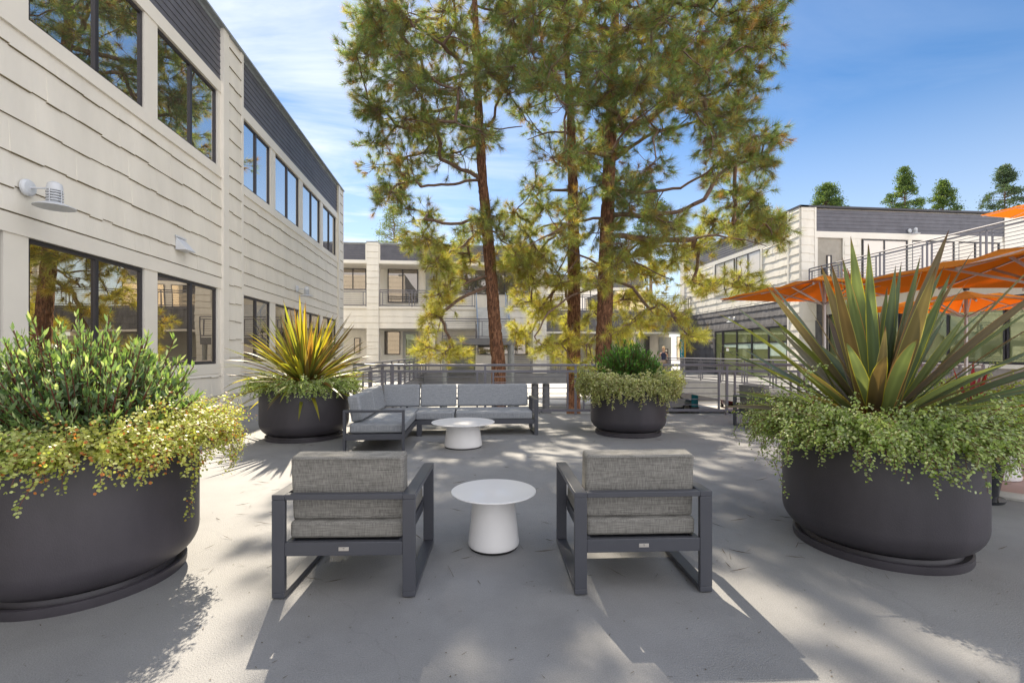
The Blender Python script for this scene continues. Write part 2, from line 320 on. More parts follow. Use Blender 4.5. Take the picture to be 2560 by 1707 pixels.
# ------------------------------------------------------------------ facades
class Fac:
    def __init__(s, fn): s.f = fn
    def box(s, b, u0, u1, z0, z1, n0, n1):
        b.hexa([s.f(*p) for p in ((u0,z0,n0),(u1,z0,n0),(u1,z1,n0),(u0,z1,n0),(u0,z0,n1),(u1,z0,n1),(u1,z1,n1),(u0,z1,n1))])
    def shingles(s, b, u0, u1, z0, z1, row=.45, wr=(.18, .5), t=.030, jit=.014, base=0, joint=None):
        k = math.floor(z0/row+1e-4)
        while k*row < z1-1e-3:
            za = max(k*row, z0); zb = min((k+1)*row, z1); k += 1
            if zb-za < .02: continue
            u = u0; d = 0
            while u < u1-1e-4:
                w_ = random.uniform(*wr); e = min(u+w_, u1)
                if u1-e < wr[0]*.5: e = u1
                d = random.choice((-1, -.4, 0, .5, 1))*jit; zl = za+d if za > z0+1e-3 else za
                tt = t*random.uniform(.8, 1.15)
                g = 0 if joint else random.uniform(.0005, .003)
                q = [(u+g,zl,base),(e-g,zl,base),(e-g,zb+.01,base),(u+g,zb+.01,base),(u+g,zl,base+tt),(e-g,zl,base+tt),(e-g,zb+.01,base+.003),(u+g,zb+.01,base+.003)]
                b.hexa([s.f(*p) for p in q])
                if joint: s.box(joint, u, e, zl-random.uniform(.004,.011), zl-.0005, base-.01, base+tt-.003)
                u = e
    def slats(s, b, u0, u1, z0, z1, p=.155, t=.02, base=0):
        n = max(1, round((z1-z0)/p)); h = (z1-z0)/n
        for i in range(n):
            za = z0+i*h; q = [(u0,za,base),(u1,za,base),(u1,za+h,base),(u0,za+h,base),(u0,za+.006,base+t),(u1,za+.006,base+t),(u1,za+h,base+.004),(u0,za+h,base+.004)]
            b.hexa([s.f(*p_) for p_ in q])
    def window(s, parent, u0, u1, z0, z1, mull=(), trans=(), gm='glass', n=-.06, fw=.05, fm='frame', pname='pane', name='window'):
        b = MB()
        s.box(b, u0, u1, z1-fw, z1, n-.03, n+.025); s.box(b, u0, u1, z0, z0+fw, n-.03, n+.025)
        s.box(b, u0, u0+fw, z0+fw, z1-fw, n-.03, n+.025); s.box(b, u1-fw, u1, z0+fw, z1-fw, n-.03, n+.025)
        for m_ in mull: s.box(b, m_-fw*.7, m_+fw*.7, z0+fw, z1-fw, n-.028, n+.03)
        for m_ in trans: s.box(b, u0+fw, u1-fw, m_-fw*.5, m_+fw*.5, n-.027, n+.02)
        w_ = b.build(name, M[fm], parent)
        edges = [u0+fw]+sorted(mull)+[u1-fw]; b = MB()
        for a, c in zip(edges[:-1], edges[1:]): s.box(b, a, c, z0+fw, z1-fw, n-.02, n-.005)
        b.build(pname, M[gm], w_); return w_
# ---- left building
FL = Fac(lambda u, z, n: (WX+n, u, z))
LB = thing('office_building', 'long cream shingled two storey building with dark bronze windows along the left edge', 'building')
b = MB(); b.box(WX-14, WX-.13, -9, 23.60, -2.95, 9.2); b.build('wall', M['trim'], LB)
z_, sh, dk, cp_, jt = MB(), MB(), MB(), MB(), MB()
END = 23.65
for (za, zb) in ((7.70, 7.98), (5.67, 5.90), (3.0, 3.25), (.97, 1.2)):
    for a, c in ((-9, 12.05), (13.09, 22.75)): FL.box(z_, a, c, za, zb, -.13, .02)
for a, c in ((-9, 12.05), (13.09, 22.75)):
    FL.slats(dk, a, c, 7.985, 9.2, base=-.02); FL.box(dk, a, c, 7.985, 9.2, -.13, -.02)
    FL.box(z_, a, c, 3.25, 5.67, -.13, 0); FL.box(z_, a, c, 0.0, .97, -.13, 0)
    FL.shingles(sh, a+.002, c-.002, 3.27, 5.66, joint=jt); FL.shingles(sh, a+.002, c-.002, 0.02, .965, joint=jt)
    FL.box(z_, a, c, 5.655, 5.675, .0, .045)
for a, c in ((12.05, 13.09), (22.75, END)):
    FL.box(z_, a, c, -2.95, 9.28, -.13, .05); FL.box(z_, a, a+.26, 0, 9.3, .05, .075); FL.box(z_, c-.12, c, 0, 9.3, .05, .075)
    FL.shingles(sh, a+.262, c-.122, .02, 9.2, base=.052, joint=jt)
FL.box(cp_, -9.05, END+.03, 9.2, 9.285, -.5, .0); FL.box(cp_, -9.05, END+.03, 9.285, 9.33, -.5, .12)
wins1 = [(-1.0, 1.3), (1.65, 3.9), (4.3, 6.63), (6.98, 9.31), (9.68, 11.91)]; wins2 = [(13.14, 15.05), (15.42, 17.61), (17.98, 20.13), (20.5, 22.57)]
for ws, lo, hi in ((wins1, -9, 12.05), (wins2, 13.09, 22.75)):
    e = [lo]+[x for p in ws for x in p]+[hi]
    for a, c in zip(e[0::2], e[1::2]):
        for za, zb in ((5.90, 7.70), (1.2, 3.0)): FL.box(z_, a, c, za, zb, -.13, -.001)
    for a, c in ws:
        mm = a+(c-a)*(.5 if ws is wins2 else .53)
        FL.window(LB, a+.01, c-.01, 5.91, 7.69, (mm,), gm='glass_up'); FL.window(LB, a+.01, c-.01, 1.21, 2.99, (mm,))
jt.build('stain_shadow_joints', M['joint'], LB); z_.build('trim', M['trim'], LB); sh.build('shingle_cladding', M['cream'], LB); dk.build('parapet_siding', M['slate'], LB); cp_.build('coping', M['cap'], LB)
# end wall of the left building (faces the courtyard)
FE = Fac(lambda u, z, n: (u, 23.6+n, z)); b = MB(); FE.shingles(b, WX-10, WX-.0, .0, 9.2, base=.0); b.build('end_cladding', M['cream'], LB)
# ---- wall lamps
def wall_lamp(label, group='white gooseneck wall lamps'):
    t = thing('wall_lamp', label, 'lamp', group=group)      # local: +x out of the wall
    b = MB(); b.lathe([(.0,0),(.11,0),(.11,.03),(.09,.05),(.0,.06)], 24); o = b.build('wall_plate', M['lamp'], t, smooth=True); o.rotation_euler = (0, PI/2, 0)
    b = MB(); b.tube([(.04,0,0),(.28,0,0),(.34,0,-.02)], .013, 8); b.build('arm', M['lamp'], t, smooth=True)
    b = MB(); b.lathe([(.0,.12),(.04,.115),(.075,.09),(.085,.05),(.085,.0),(.0,-.002)], 24, (.34,0,-.03)); b.build('cap', M['lamp'], t, smooth=True)
    b = MB()
    for i in range(4): b.lathe([(.082,-.045-i*.035),(.092,-.05-i*.035),(.092,-.06-i*.035),(.082,-.06-i*.035)], 24, (.34,0,0))
    b.tube([(.34,0,-.02),(.34,0,-.2)], .05, 12)
    for a in range(4): b.tube([(.34+.082*math.cos(a*PI/2),.082*math.sin(a*PI/2),-.02),(.34+.082*math.cos(a*PI/2),.082*math.sin(a*PI/2),-.2)], .006, 6)
    b.build('cage', M['lamp'], t, smooth=True)
    b = MB(); b.lathe([(.06,-.185),(.10,-.19),(.22,-.245),(.22,-.253),(.10,-.205),(.05,-.20)], 32, (.34,0,0)); b.build('lamp_shade', M['lamp'], t, smooth=True)
    return t
y_, zz_ = hitx(57, 469, WX)
L1 = wall_lamp('large white wall lamp above the lower windows at the near end of left building'); L1.location = (WX+.045, y_, zz_)
y_, zz_ = hitx(738, 722, WX); again(L1, 'small looking white wall lamp behind the spiky golden plant', (WX+.045, y_, zz_), 0)
x_, zz_ = hity(2271, 578, RY); again(L1, 'white wall lamp on the dark slat band of right building', (x_, RY-.06, zz_), -PI/2)
y_, zz_ = hitx(1838, 796, RX); again(L1, 'white wall lamp on weathered dark shingles above the storefront', (RX-.05, y_, zz_), PI)
# vent hood
y_, zz_ = hitx(447, 612, WX)
vh = thing('vent_hood', 'white wedge shaped vent hood on shingles above lower window', 'vent', (WX+.03, y_, zz_))
b = MB(); b.add([(0,-.17,.13),(0,.17,.13),(0,-.17,-.13),(0,.17,-.13),(.22,-.17,-.13),(.22,.17,-.13)], [(0,1,3,2),(0,4,5,1),(2,3,5,4),(0,2,4),(1,5,3)]); b.build('hood', M['lamp'], vh, bevel=.006)
b = MB(); b.box(0,.02,-.19,.19,.13,.16); b.build('flange', M['lamp'], vh)
# ---- far building
FF = Fac(lambda u, z, n: (u, FY-n, z)); FR_ = Fac(lambda u, z, n: (u, FY+2.0-n, z))
xf = lambda px, y=FY: hity(px, HY, y)[0]
X0, X1 = -22, xf(1366)
FB = thing('courtyard_building', 'cream two storey building behind the pines with balconies and dark parapet band', 'building')
tr, sh, dk, cp_, jt = MB(), MB(), MB(), MB(), MB()
b = MB(); b.box(X0, X1, FY+2.13, FY+6.5, 0, 9.1); b.build('wall', M['trim'], FB)
b = MB()
b.box(X0, X1, FY+.13, FY+2.1, 7.72, 7.97); b.box(X0, X1, FY+.13, FY+2.1, 3.2, 4.68); b.box(X0, X1, FY+.131, FY+2.1, 7.97, 9.1); b.build('slab', M['trim'], FB)
piers = [(xf(916.5), xf(946.4)), (xf(1332), X1)]; piers = [(piers[0][0]-11.6, piers[0][1]-11.6)]+piers
bays = [(piers[0][1], piers[1][0]), (piers[1][1], piers[2][0])]
for a, c in piers:
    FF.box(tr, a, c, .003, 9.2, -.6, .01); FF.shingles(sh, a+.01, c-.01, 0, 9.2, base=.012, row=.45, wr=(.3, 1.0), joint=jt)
    FF.box(cp_, a-.02, c+.02, 9.2, 9.28, -.7, .05)
    b0 = Fac(lambda u, z, n, X=c: (X+n, u, z)); b0.shingles(sh, FY+.0, FY+.6, 0, 9.2, row=.45)
for a, c in bays:
    FF.slats(dk, a+.1, c-.1, 7.98, 9.08, p=.14, base=-.11); FF.box(tr, a, a+.1, 7.97, 9.2, -.13, -.08); FF.box(tr, c-.1, c, 7.97, 9.2, -.13, -.08)
    FF.box(cp_, a, c, 9.12, 9.2, -.5, -.05); FF.box(tr, a, c, 7.74, 7.97, -.13, -.02)
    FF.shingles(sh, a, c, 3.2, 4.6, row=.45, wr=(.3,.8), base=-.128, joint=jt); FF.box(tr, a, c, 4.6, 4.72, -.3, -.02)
    FR_.shingles(sh, a, c, 4.72, 7.72, row=.45, wr=(.3,.8), base=-.128, t=.02); FR_.shingles(sh, a, c, 0, 3.2, row=.45, wr=(.3,.8), base=-.128, t=.02)
jt.build('stain_shadow_joints', M['joint'], FB); tr.build('trim', M['trim'], FB); sh.build('shingle_cladding', M['cream'], FB); dk.build('parapet_siding', M['slate'], FB); cp_.build('coping', M['cap'], FB)
Y2 = FY+2.0
def fw(p0, p1, y0, y1, **k):
    a, zt = hity(p0, y0, Y2); c, zb = hity(p1, y1, Y2); return FR_.window(FB, a, c, zb, zt, n=-.03, **k)
fw(824, 915, 669.5, 724, mull=(xf(882, Y2),), gm='dim_glass'); fw(760, 815, 669.5, 724, gm='dim_glass')
fw(969, 1045, 671, 757, mull=(xf(1007, Y2),), gm='dim_glass', fw=.07)
fw(1148, 1325, 675, 737, mull=(xf(1190, Y2), xf(1262, Y2)), gm='dim_glass')
fw(961, 1000, 828, 886, gm='dim_glass'); fw(1054, 1090, 832, 886, gm='dim_glass'); fw(1194, 1321, 832, 886, mull=(xf(1240, Y2), xf(1290, Y2)), gm='dim_glass')
fw(885, 900, 845, 884, gm='dim_glass')
b = MB(); a, zt = hity(1064, 672, Y2); c, zb = hity(1105, 757, Y2); FR_.box(b, a, c, zb, zt, -.12, .01); b.build('grey_panel', M['stair'], FB)
# entrance door
a, zt = hity(1007, 828, Y2); c = xf(1045, Y2)
dr = FR_.window(FB, a, c, .02, zt, gm='green_glass', fw=.22, fm='stair', n=.02, name='door')
b = MB(); FR_.box(b, a+.2, c-.2, 1.25, 1.3, .05, .08); b.build('handle', M['badge'], dr)
# signboard: a framed notice beside the door
b = MB(); a2, z2 = hity(1056, 864, Y2-.1); FR_.box(b, a2, a2+.35, z2, z2+.2, .01, .03); o = b.build('notice', M['letter'], FB)
# columns under the walkway
for px in (845, 960, 1108, 1290, 1340, 1368, 1560, 1700):
    x = xf(px); t = thing('support_column', 'grey round column under the rear walkway', 'column', (x, FY+.5, -2.95), group='columns under the rear walkway')
    b = MB(); b.lathe([(.27, 0), (.27, 2.15)], 20); b.build('shaft', M['pillar'], t, smooth=True)
    b = MB(); b.box(-.34, .34, -.34, .34, 0, .12); b.build('base', M['pillar'], t)
# ---- railings
def railing(name, label, p0, p1, n=None, marks=None, h=1.17, m='steel', z0=0, z1=None, group=None, r=1.0):
    p0 = Vector(p0); p1 = Vector(p1); L = (p1-p0).length; d = (p1-p0)/L
    t = thing(name, label, 'railing', p0, 0, group); r *= 1.25
    if marks is None: marks = [L*i/n for i in range(n+1)]
    up = Vector((0, 0, 1)); sq = .042*r
    for s in marks: b = MB(); b.bar(d*s, d*s+up*h, sq, sq*.8); b.build('post', M[m], t)
    b = MB(); b.tube([up*h, d*L+up*h], .024*r, 8); b.build('top_rail', M[m], t, smooth=True)
    for s, e in zip(marks[:-1], marks[1:]):
        b = MB(); g = min(.19, (e-s)*.2); q = sq*.75
        zt, zb = h-.145, .10
        b.bar(d*s+up*zt, d*e+up*zt, .035*r, .045*r); b.bar(d*s+up*zb, d*e+up*zb, .035*r, .045*r)
        for x in (s+g, e-g): b.bar(d*x+up*zb, d*x+up*zt, q, q)
        for i in range(1, 7): zz = zb+(zt-zb)*i/7; b.bar(d*(s+g)+up*zz, d*(e-g)+up*zz, .014*r)
        b.build('rail_panel', M[m], t)
    return t
cd = Vector((CT, -ST, 0))
mk = [(px-884)/F*11.2 for px in (889, 982, 1213, 1439, 1656, 1817, 1997, 2190, 2400)]
p_end = fl + cd*mk[-1]
railing('deck_railing', 'grey horizontal bar railing along the deck edge behind the sofa', fl, p_end, marks=mk)
railing('walkway_railing', 'grey railing running from the deck corner back along the left walkway', (fl.x, fl.y+.05, 0), (fl.x, FY-.1, 0), n=11)
railing('bridge_railing', 'sunlit railing of the bridge in front of the dark shingled wall', (BX+.1, fr.y+.35, 0), (BX+.1, 33.8, 0), n=12)
a = bays[0]; railing('balcony_railing', 'short upper balcony railing left of the cream pier', (a[1]-5.6, FY+.06, 4.72), (a[1]-.05, FY+.06, 4.72), n=2, r=1.1)
XS0, XS1 = 1.05, 3.15
railing('balcony_railing', 'upper balcony railing between cream pier and the stair', (piers[1][1]+.08, FY+.06, 4.72), (XS0-.1, FY+.06, 4.72), n=3, r=1.1)
railing('balcony_railing', 'upper balcony railing right of the stair top', (XS1+.15, FY+.06, 4.72), (piers[2][0]-.05, FY+.06, 4.72), n=2, r=1.1)
railing('gallery_railing', 'lower gallery railing left of the stair foot', (fl.x+.05, FY+.03, 0), (-1.3, FY+.03, 0), n=1)
railing('gallery_railing', 'lower gallery railing right of the stair below balcony', (XS1+.2, FY+.03, 0), (BX-.1, FY+.03, 0), n=5)
# ---- staircase
ST_ = thing('staircase', 'grey outdoor switchback staircase with mid landing in front of the far building', 'staircase', (0, 0, 0))
LZ = 2.40; LY0, LY1 = 28.9, 30.5
b = MB(); b.box(-1.2, 3.3, LY0, LY1, LZ-.42, LZ-.02); b.build('landing', M['pillar'], ST_)
n_ = 13
def flight(x0, x1, y0, z0, y1, z1, nm, m='stair'):
    b = MB()
    for i in range(n_):
        ya = y0+(y1-y0)*i/n_; yb = y0+(y1-y0)*(i+1)/n_; za = z0+(z1-z0)*(i+1)/n_; zp = z0+(z1-z0)*i/n_
        b.box(x0+.05, x1-.05, min(ya,yb)-.01, max(ya,yb)+.02, za-.05, za)
        b.box(x0+.05, x1-.05, ya-.012, ya+.012, zp-.002, za-.052)
    for x in (x0, x1-.05):
        b.add([(x,y0,z0-.28),(x+.048,y0,z0-.28),(x+.048,y0,z0+.12),(x,y0,z0+.12),(x,y1,z1-.28),(x+.048,y1,z1-.28),(x+.048,y1,z1+.12),(x,y1,z1+.12)],
              [(0,1,2,3),(7,6,5,4),(0,4,5,1),(1,5,6,2),(2,6,7,3),(3,7,4,0)])
    return b.build(nm, M[m], ST_)
flight(XS0, XS1, LY1, LZ, FY+.1, 4.72, 'stair_flight', 'tread'); flight(-.95, .95, FY-.1, 0, LY1, LZ-.18, 'stair_flight')
for x, y in ((-1.05, LY0+.15), (3.1, LY0+.15), (-1.05, LY1-.15), (3.1, LY1-.1)):
    b = MB(); b.lathe([(.14,-2.95),(.14,LZ-.42)], 16, (x, y, 0)); b.build('column', M['stair'], ST_, smooth=True)
for x in (XS0, XS1):
    b = MB(); 
    for hh in (1.1, .95, .55, .2): b.tube([(x, LY1, LZ+hh), (x, FY+.1, 4.72+hh)], .02 if hh > .9 else .011, 6)
    for k in range(4): f = k/3; b.bar((x, LY1+(FY-LY1)*f, LZ+2.32*f), (x, LY1+(FY-LY1)*f, LZ+2.32*f+1.1), .045)
    b.build('handrail', M['steel_blue'], ST_)
for x in (-.95, .95):
    b = MB()
    for hh in (1.1, .6): b.tube([(x, LY1, LZ-.18+hh), (x, FY-.1, hh)], .024, 6)
    for k in range(4): f = k/3; b.bar((x, LY1+(FY-LY1)*f, 2.22*(1-f)), (x, LY1+(FY-LY1)*f, 2.22*(1-f)+1.1), .04)
    b.build('handrail', M['steel'], ST_)
railing('landing_railing', 'railing in front of the stair landing behind leaning pine trunk', (-1.15, LY0+.03, LZ-.02), (3.27, LY0+.03, LZ-.02), n=2, r=1.05)
# ---- right rear: bridge gallery and building behind
RB = thing('rear_building', 'cream building far behind the pines with a dark shingled gallery front', 'building')
GX0, GX1 = X1+.05, RX-.02; GY = 35.2
FG = Fac(lambda u, z, n: (u, GY-n, z)); b = MB()
FG.shingles(b, GX0, GX1, 3.15, 4.65, row=.5, wr=(.12,.3)); b.build('gallery_cladding', M['grey_shingle'], RB)
b = MB(); b.box(GX0, GX1, GY, GY+4, 3.1, 4.72); b.build('gallery_slab', M['slate'], RB)
b = MB(); b.box(GX0, GX1, 39.2, 39.6, 0, 3.1); b.box(GX0, GX1, 45, 50, 0, 9.1); b.box(GX0, GX0+.5, GY+.1, GY+.6, 0, 3.1); b.box(13.1, 13.45, GY+.3, GY+.65, 0, 3.1); b.build('wall', M['trim'], RB)
b = MB(); FW = Fac(lambda u, z, n: (u, 39.2-n, z)); FW.shingles(b, GX0, GX1, 0, 3.1, row=.5, wr=(.4,1.2)); 
FU = Fac(lambda u, z, n: (u, 45-n, z)); FU.shingles(b, GX0, GX1, 4, 7.8, row=.5); b.build('shingle_cladding', M['cream'], RB)
b = MB(); FU.slats(b, GX0, GX1, 7.9, 9.1); b.build('parapet_siding', M['slate'], RB)
FU.window(RB, 11, 14, 5.6, 7.6, (12.5,), n=.06, gm='glass'); FU.window(RB, 14.6, 18, 5.6, 7.6, (16,), n=.06, gm='glass')
for px in (1617, 1697): x = hity(px, 0, 39.2)[0]; FW.window(RB, x-.22, x+.22, .9, 2.9, n=.06)
x = hity(1662, 0, 39.2)[0]; b = MB(); FW.box(b, x-.55, x+.55, 0, 2.85, .03, .06); d_ = b.build('door', M['stair'], RB)
b = MB(); FW.box(b, x+.4, x+.46, 1.1, 1.4, .06, .1); b.build('handle', M['badge'], d_)
x = hity(1679, 0, 38)[0]; pb = thing('intercom_box', 'black intercom box on the cream wall behind the person', 'intercom', (x, 39.12, 1.55))
b = MB(); b.box(-.2, .2, -.08, 0, -.3, .3); b.build('housing', M['frame'], pb, bevel=.02); b = MB(); b.box(-.08,.08,-.09,-.081,.05,.2); b.build('display', M['badge'], pb)
b = MB(); b.box(GX0, GX1, GY-.05, GY+.3, 2.95, 3.1); b.build('beam', M['trim'], RB)
railing('gallery_railing', 'upper gallery railing above the dark shingled band', (GX0+.1, GY+.1, 4.72), (GX1, GY+.1, 4.72), n=4, r=1.1)
# teal sign on post
x, zt = hity(1701, 849, 34.5); sg = thing('sign', 'teal vertical sign with yellow edge standing near the dark wall corner', 'sign', (x, 34.5, 0))
b = MB(); b.box(-.05, .28, -.02, .02, 1.15, zt); b.build('panel', M['teal'], sg)
b = MB(); b.box(.281, .42, -.03, .03, 1.15, zt-.05); b.build('edge', M['yellow'], sg)
b = MB(); b.box(0, .05, .021, .06, 0, 1.3); b.box(.2, .25, .021, .06, 0, 1.3); b.build('post', M['steel'], sg)
b = MB()
zc = zt-.15; 
for k in range(5):
    b.box(.05, .10, -.03, -.021, zc-.16, zc); b.box(.10, .2, -.03, -.021, zc-.16+(.11 if k % 2 else 0), zc-.12+(.11 if k % 2 else 0)); zc -= .24
b.build('lettering', M['letter'], sg)
# ---- right building
RW = thing('shingle_building', 'right hand building, cream shingles above and weathered dark shingles below', 'building')
FS = Fac(lambda u, z, n: (RX-n, u, z)); FT = Fac(lambda u, z, n: (u, RY-n, z))
b = MB(); b.box(RX+.13, 40, RY+.13, 37, -.79, 9.2); b.build('wall', M['trim'], RW)
tr, sh, dk, gs, cp_ = MB(), MB(), MB(), MB(), MB()
SB = 4.4
pe = hitx(1972, 0, RX)[0]          # near pier on the side wall
FS.box(tr, RY, 37, -.8, 9.2, -.13, 0)
FS.slats(dk, pe, 37, 7.98, 9.2, base=.001); FS.box(tr, pe, 37, 7.72, 7.98, 0, .03)
FS.shingles(sh, RY+.01, pe-.12, .0, 9.2, base=.05, wr=(.15,.3), t=.04); FS.box(tr, RY, pe, 0, 9.2, 0, .05); FS.box(tr, pe-.12, pe, 0, 9.2, .05, .1)
FS.box(tr, 36.3, 37, 0, 9.2, 0, .09)
wa, wz = [], []
y1, zt = hitx(1903, 600, RX); y2 = hitx(1842, 0, RX)[0]; y3 = hitx(1837, 0, RX)[0]; y4 = hitx(1789, 0, RX)[0]
FS.window(RW, y1, y2, 5.75, 7.7, ((y1+y2)/2,), gm='blind', n=.035); FS.window(RW, y3, y4, 5.75, 7.7, ((y3+y4)/2,), gm='blind', n=.035)
FS.box(tr, y1-.15, y1-.01, 5.6, 7.72, 0, .07); FS.box(tr, y4+.01, y4+.15, 5.6, 7.72, 0, .07); FS.box(tr, y1-.15, y4+.15, 5.5, 5.74, 0, .08)
FS.shingles(sh, pe, y1-.16, SB, 7.7, wr=(.12,.3), t=.045); FS.shingles(sh, y4+.16, 36.3, SB, 7.7, wr=(.12,.3), t=.045); FS.shingles(sh, y1-.16, y4+.16, SB, 5.49, wr=(.12,.3), t=.045)
# storefront opening on the side wall
s0 = hitx(1970, 0, RX)[0]+.02; s1 = hitx(1791, 0, RX)[0]; zt = 3.0
s0 = pe+.03
FS.shingles(gs, pe, s1+.3, zt+.15, SB, wr=(.12,.3), t=.05); FS.shingles(gs, s1+.3, 36.3, .02, SB, wr=(.12,.3), t=.05)
FS.box(gs, pe, s1+.3, zt, zt+.16, 0, .075); FS.box(gs, s1+.12, s1+.3, 0, zt, 0, .07)
dw = s1-.95
wv = [s0+(dw-s0)*i/4 for i in (1, 2, 3)]
FS.window(RW, s0, dw, .05, zt, mull=wv, trans=(2.1,), gm='green_glass', n=.035, fw=.09, name='storefront_window')
d2 = FS.window(RW, dw+.02, s1+.1, .02, zt, gm='green_glass', n=.04, fw=.12, name='door')
b = MB(); FS.box(b, dw+.16, dw+.2, .9, 1.5, .09, .13); b.build('handle', M['badge'], d2)
yn, zn = hitx(1822, 873, RX); b = MB(); FS.box(b, yn-.16, yn+.16, zn-.12, zn+.13, .085, .09); nb_ = b.build('notice', M['letter'], RW); b = MB(); FS.box(b, yn-.16, yn+.16, zn+.08, zn+.131, .0905, .093); b.build('red_band', M['redlens'], nb_)
b = MB(); b2 = MB()
e = [s0]+wv+[dw]
for i, dd in ((0,.75),(1,.35),(2,.3),(3,.2)): FS.box(b, e[i]+.1, e[i+1]-.1, 2.05-dd, 2.05, .033, .038)
b.build('roller_blind', mat('pale_green_blind', (.45,.56,.46), .7), RW)
# front face
fx = lambda px: hity(px, 0, RY)[0]
p1 = fx(2038); q0 = fx(2509)
FT.box(tr, RX, 26.5, 0, 3.2, -.13, 0); FT.box(tr, RX, p1, 3.2, 9.2, -.13, .05); FT.shingles(sh, RX+.0, p1-.1, 4.4, 9.2, base=.052, wr=(.3,.6)); FT.box(tr, p1-.1, p1, 3.2, 9.2, .05, .09)
FT.shingles(gs, p1, 26.5, 0, 4.4, wr=(.2,.45), t=.04); FT.shingles(sh, RX, p1-.1, 0, 4.4, base=.002, wr=(.3,.6))
FT.slats(dk, p1, q0, 7.95, 9.12, p=.2, base=.0); FT.box(dk, p1, q0, 7.95, 9.12, -.13, 0); FT.box(tr, p1, 30, 7.62, 7.95, -.13, .03)
FT.box(tr, q0, 32, 4.4, 9.05, -.13, .0); FT.box(tr, q0, q0+1.0, 4.4, 9.0, 0, .06)
al0, al1 = fx(2040), fx(2104)
for a, c in ((fx(2107), fx(2152)), (fx(2270), fx(2280)), (fx(2387), fx(2396)), (fx(2500), q0)): FT.box(tr, a, c, 4.6, 7.62, -.13, .01)
FT.shingles(sh, fx(2110), fx(2150), 4.72, 7.6, base=.012, wr=(.25,.5)); FT.box(tr, p1, al0+.1, 4.4, 7.62, -.13, .0)
FT.window(RW, fx(2158), fx(2269), 4.75, 7.6, (fx(2212),), gm='blind', n=-.04); FT.window(RW, fx(2281), fx(2386), 4.75, 7.6, (fx(2331),), gm='blind', n=-.04)
FT.window(RW, fx(2397), fx(2499), 4.75, 7.6, (fx(2440),), gm='glass', n=-.04)
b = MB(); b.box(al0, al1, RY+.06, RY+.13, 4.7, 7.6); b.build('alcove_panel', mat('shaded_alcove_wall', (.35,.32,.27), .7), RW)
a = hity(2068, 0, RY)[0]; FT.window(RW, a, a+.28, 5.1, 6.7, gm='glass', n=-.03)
FT.box(cp_, RX-.06, q0+.2, 9.2, 9.3, -.4, .1); FS.box(cp_, RY-.1, 37, 9.2, 9.3, -.4, .1)
FT.box(cp_, q0+.2, 33, 9.05, 9.15, -.4, .1)
tr.build('trim', M['trim'], RW); sh.build('shingle_cladding', M['cream'], RW); dk.build('parapet_siding', M['slate'], RW); gs.build('dark_shingle_cladding', M['grey_shingle'], RW); cp_.build('coping', M['frame'], RW)
# ---- east wing with glass behind the patio, terrace above
EX = 19.3
EW = thing('patio_building', 'low wing behind the patio with green tinted glass and shingled sill wall', 'building')
FP = Fac(lambda u, z, n: (EX-n, u, z)); b = MB(); b.box(EX+.13, 34, 2, RY-.05, 0, 4.3); b.build('wall', M['trim'], EW)
b = MB(); FP.shingles(b, 2, RY-.1, 0, .9, row=.3, wr=(.15,.35)); FP.box(b, 2, RY-.1, 0, .9, -.13, 0); b.build('sill_cladding', mat('grey_brown_sill_shingle', (.30,.27,.25), .8, var=.2), EW)
b = MB(); FP.box(b, 2, RY-.1, .9, 1.05, -.1, .05); FP.box(b, 2, RY-.1, 3.5, 4.3, -.13, .02); b.build('trim', M['trim'], EW)
for k in range(5): u = 2.6+k*4.1; FP.window(EW, u, u+4.05, 1.06, 3.5, (u+2,), gm='green_glass', n=-.04, fw=.07)
b = MB(); b.box(18.15, 34, 4, RY-.15, 4.3, 4.72); b.build('terrace_slab', M['trim'], EW)
railing('terrace_railing', 'metallic railing of the upper terrace running toward the camera above orange parasols', (18.25, RY-.2, 4.72), (18.25, 6.2, 4.72), n=8, r=1.1)
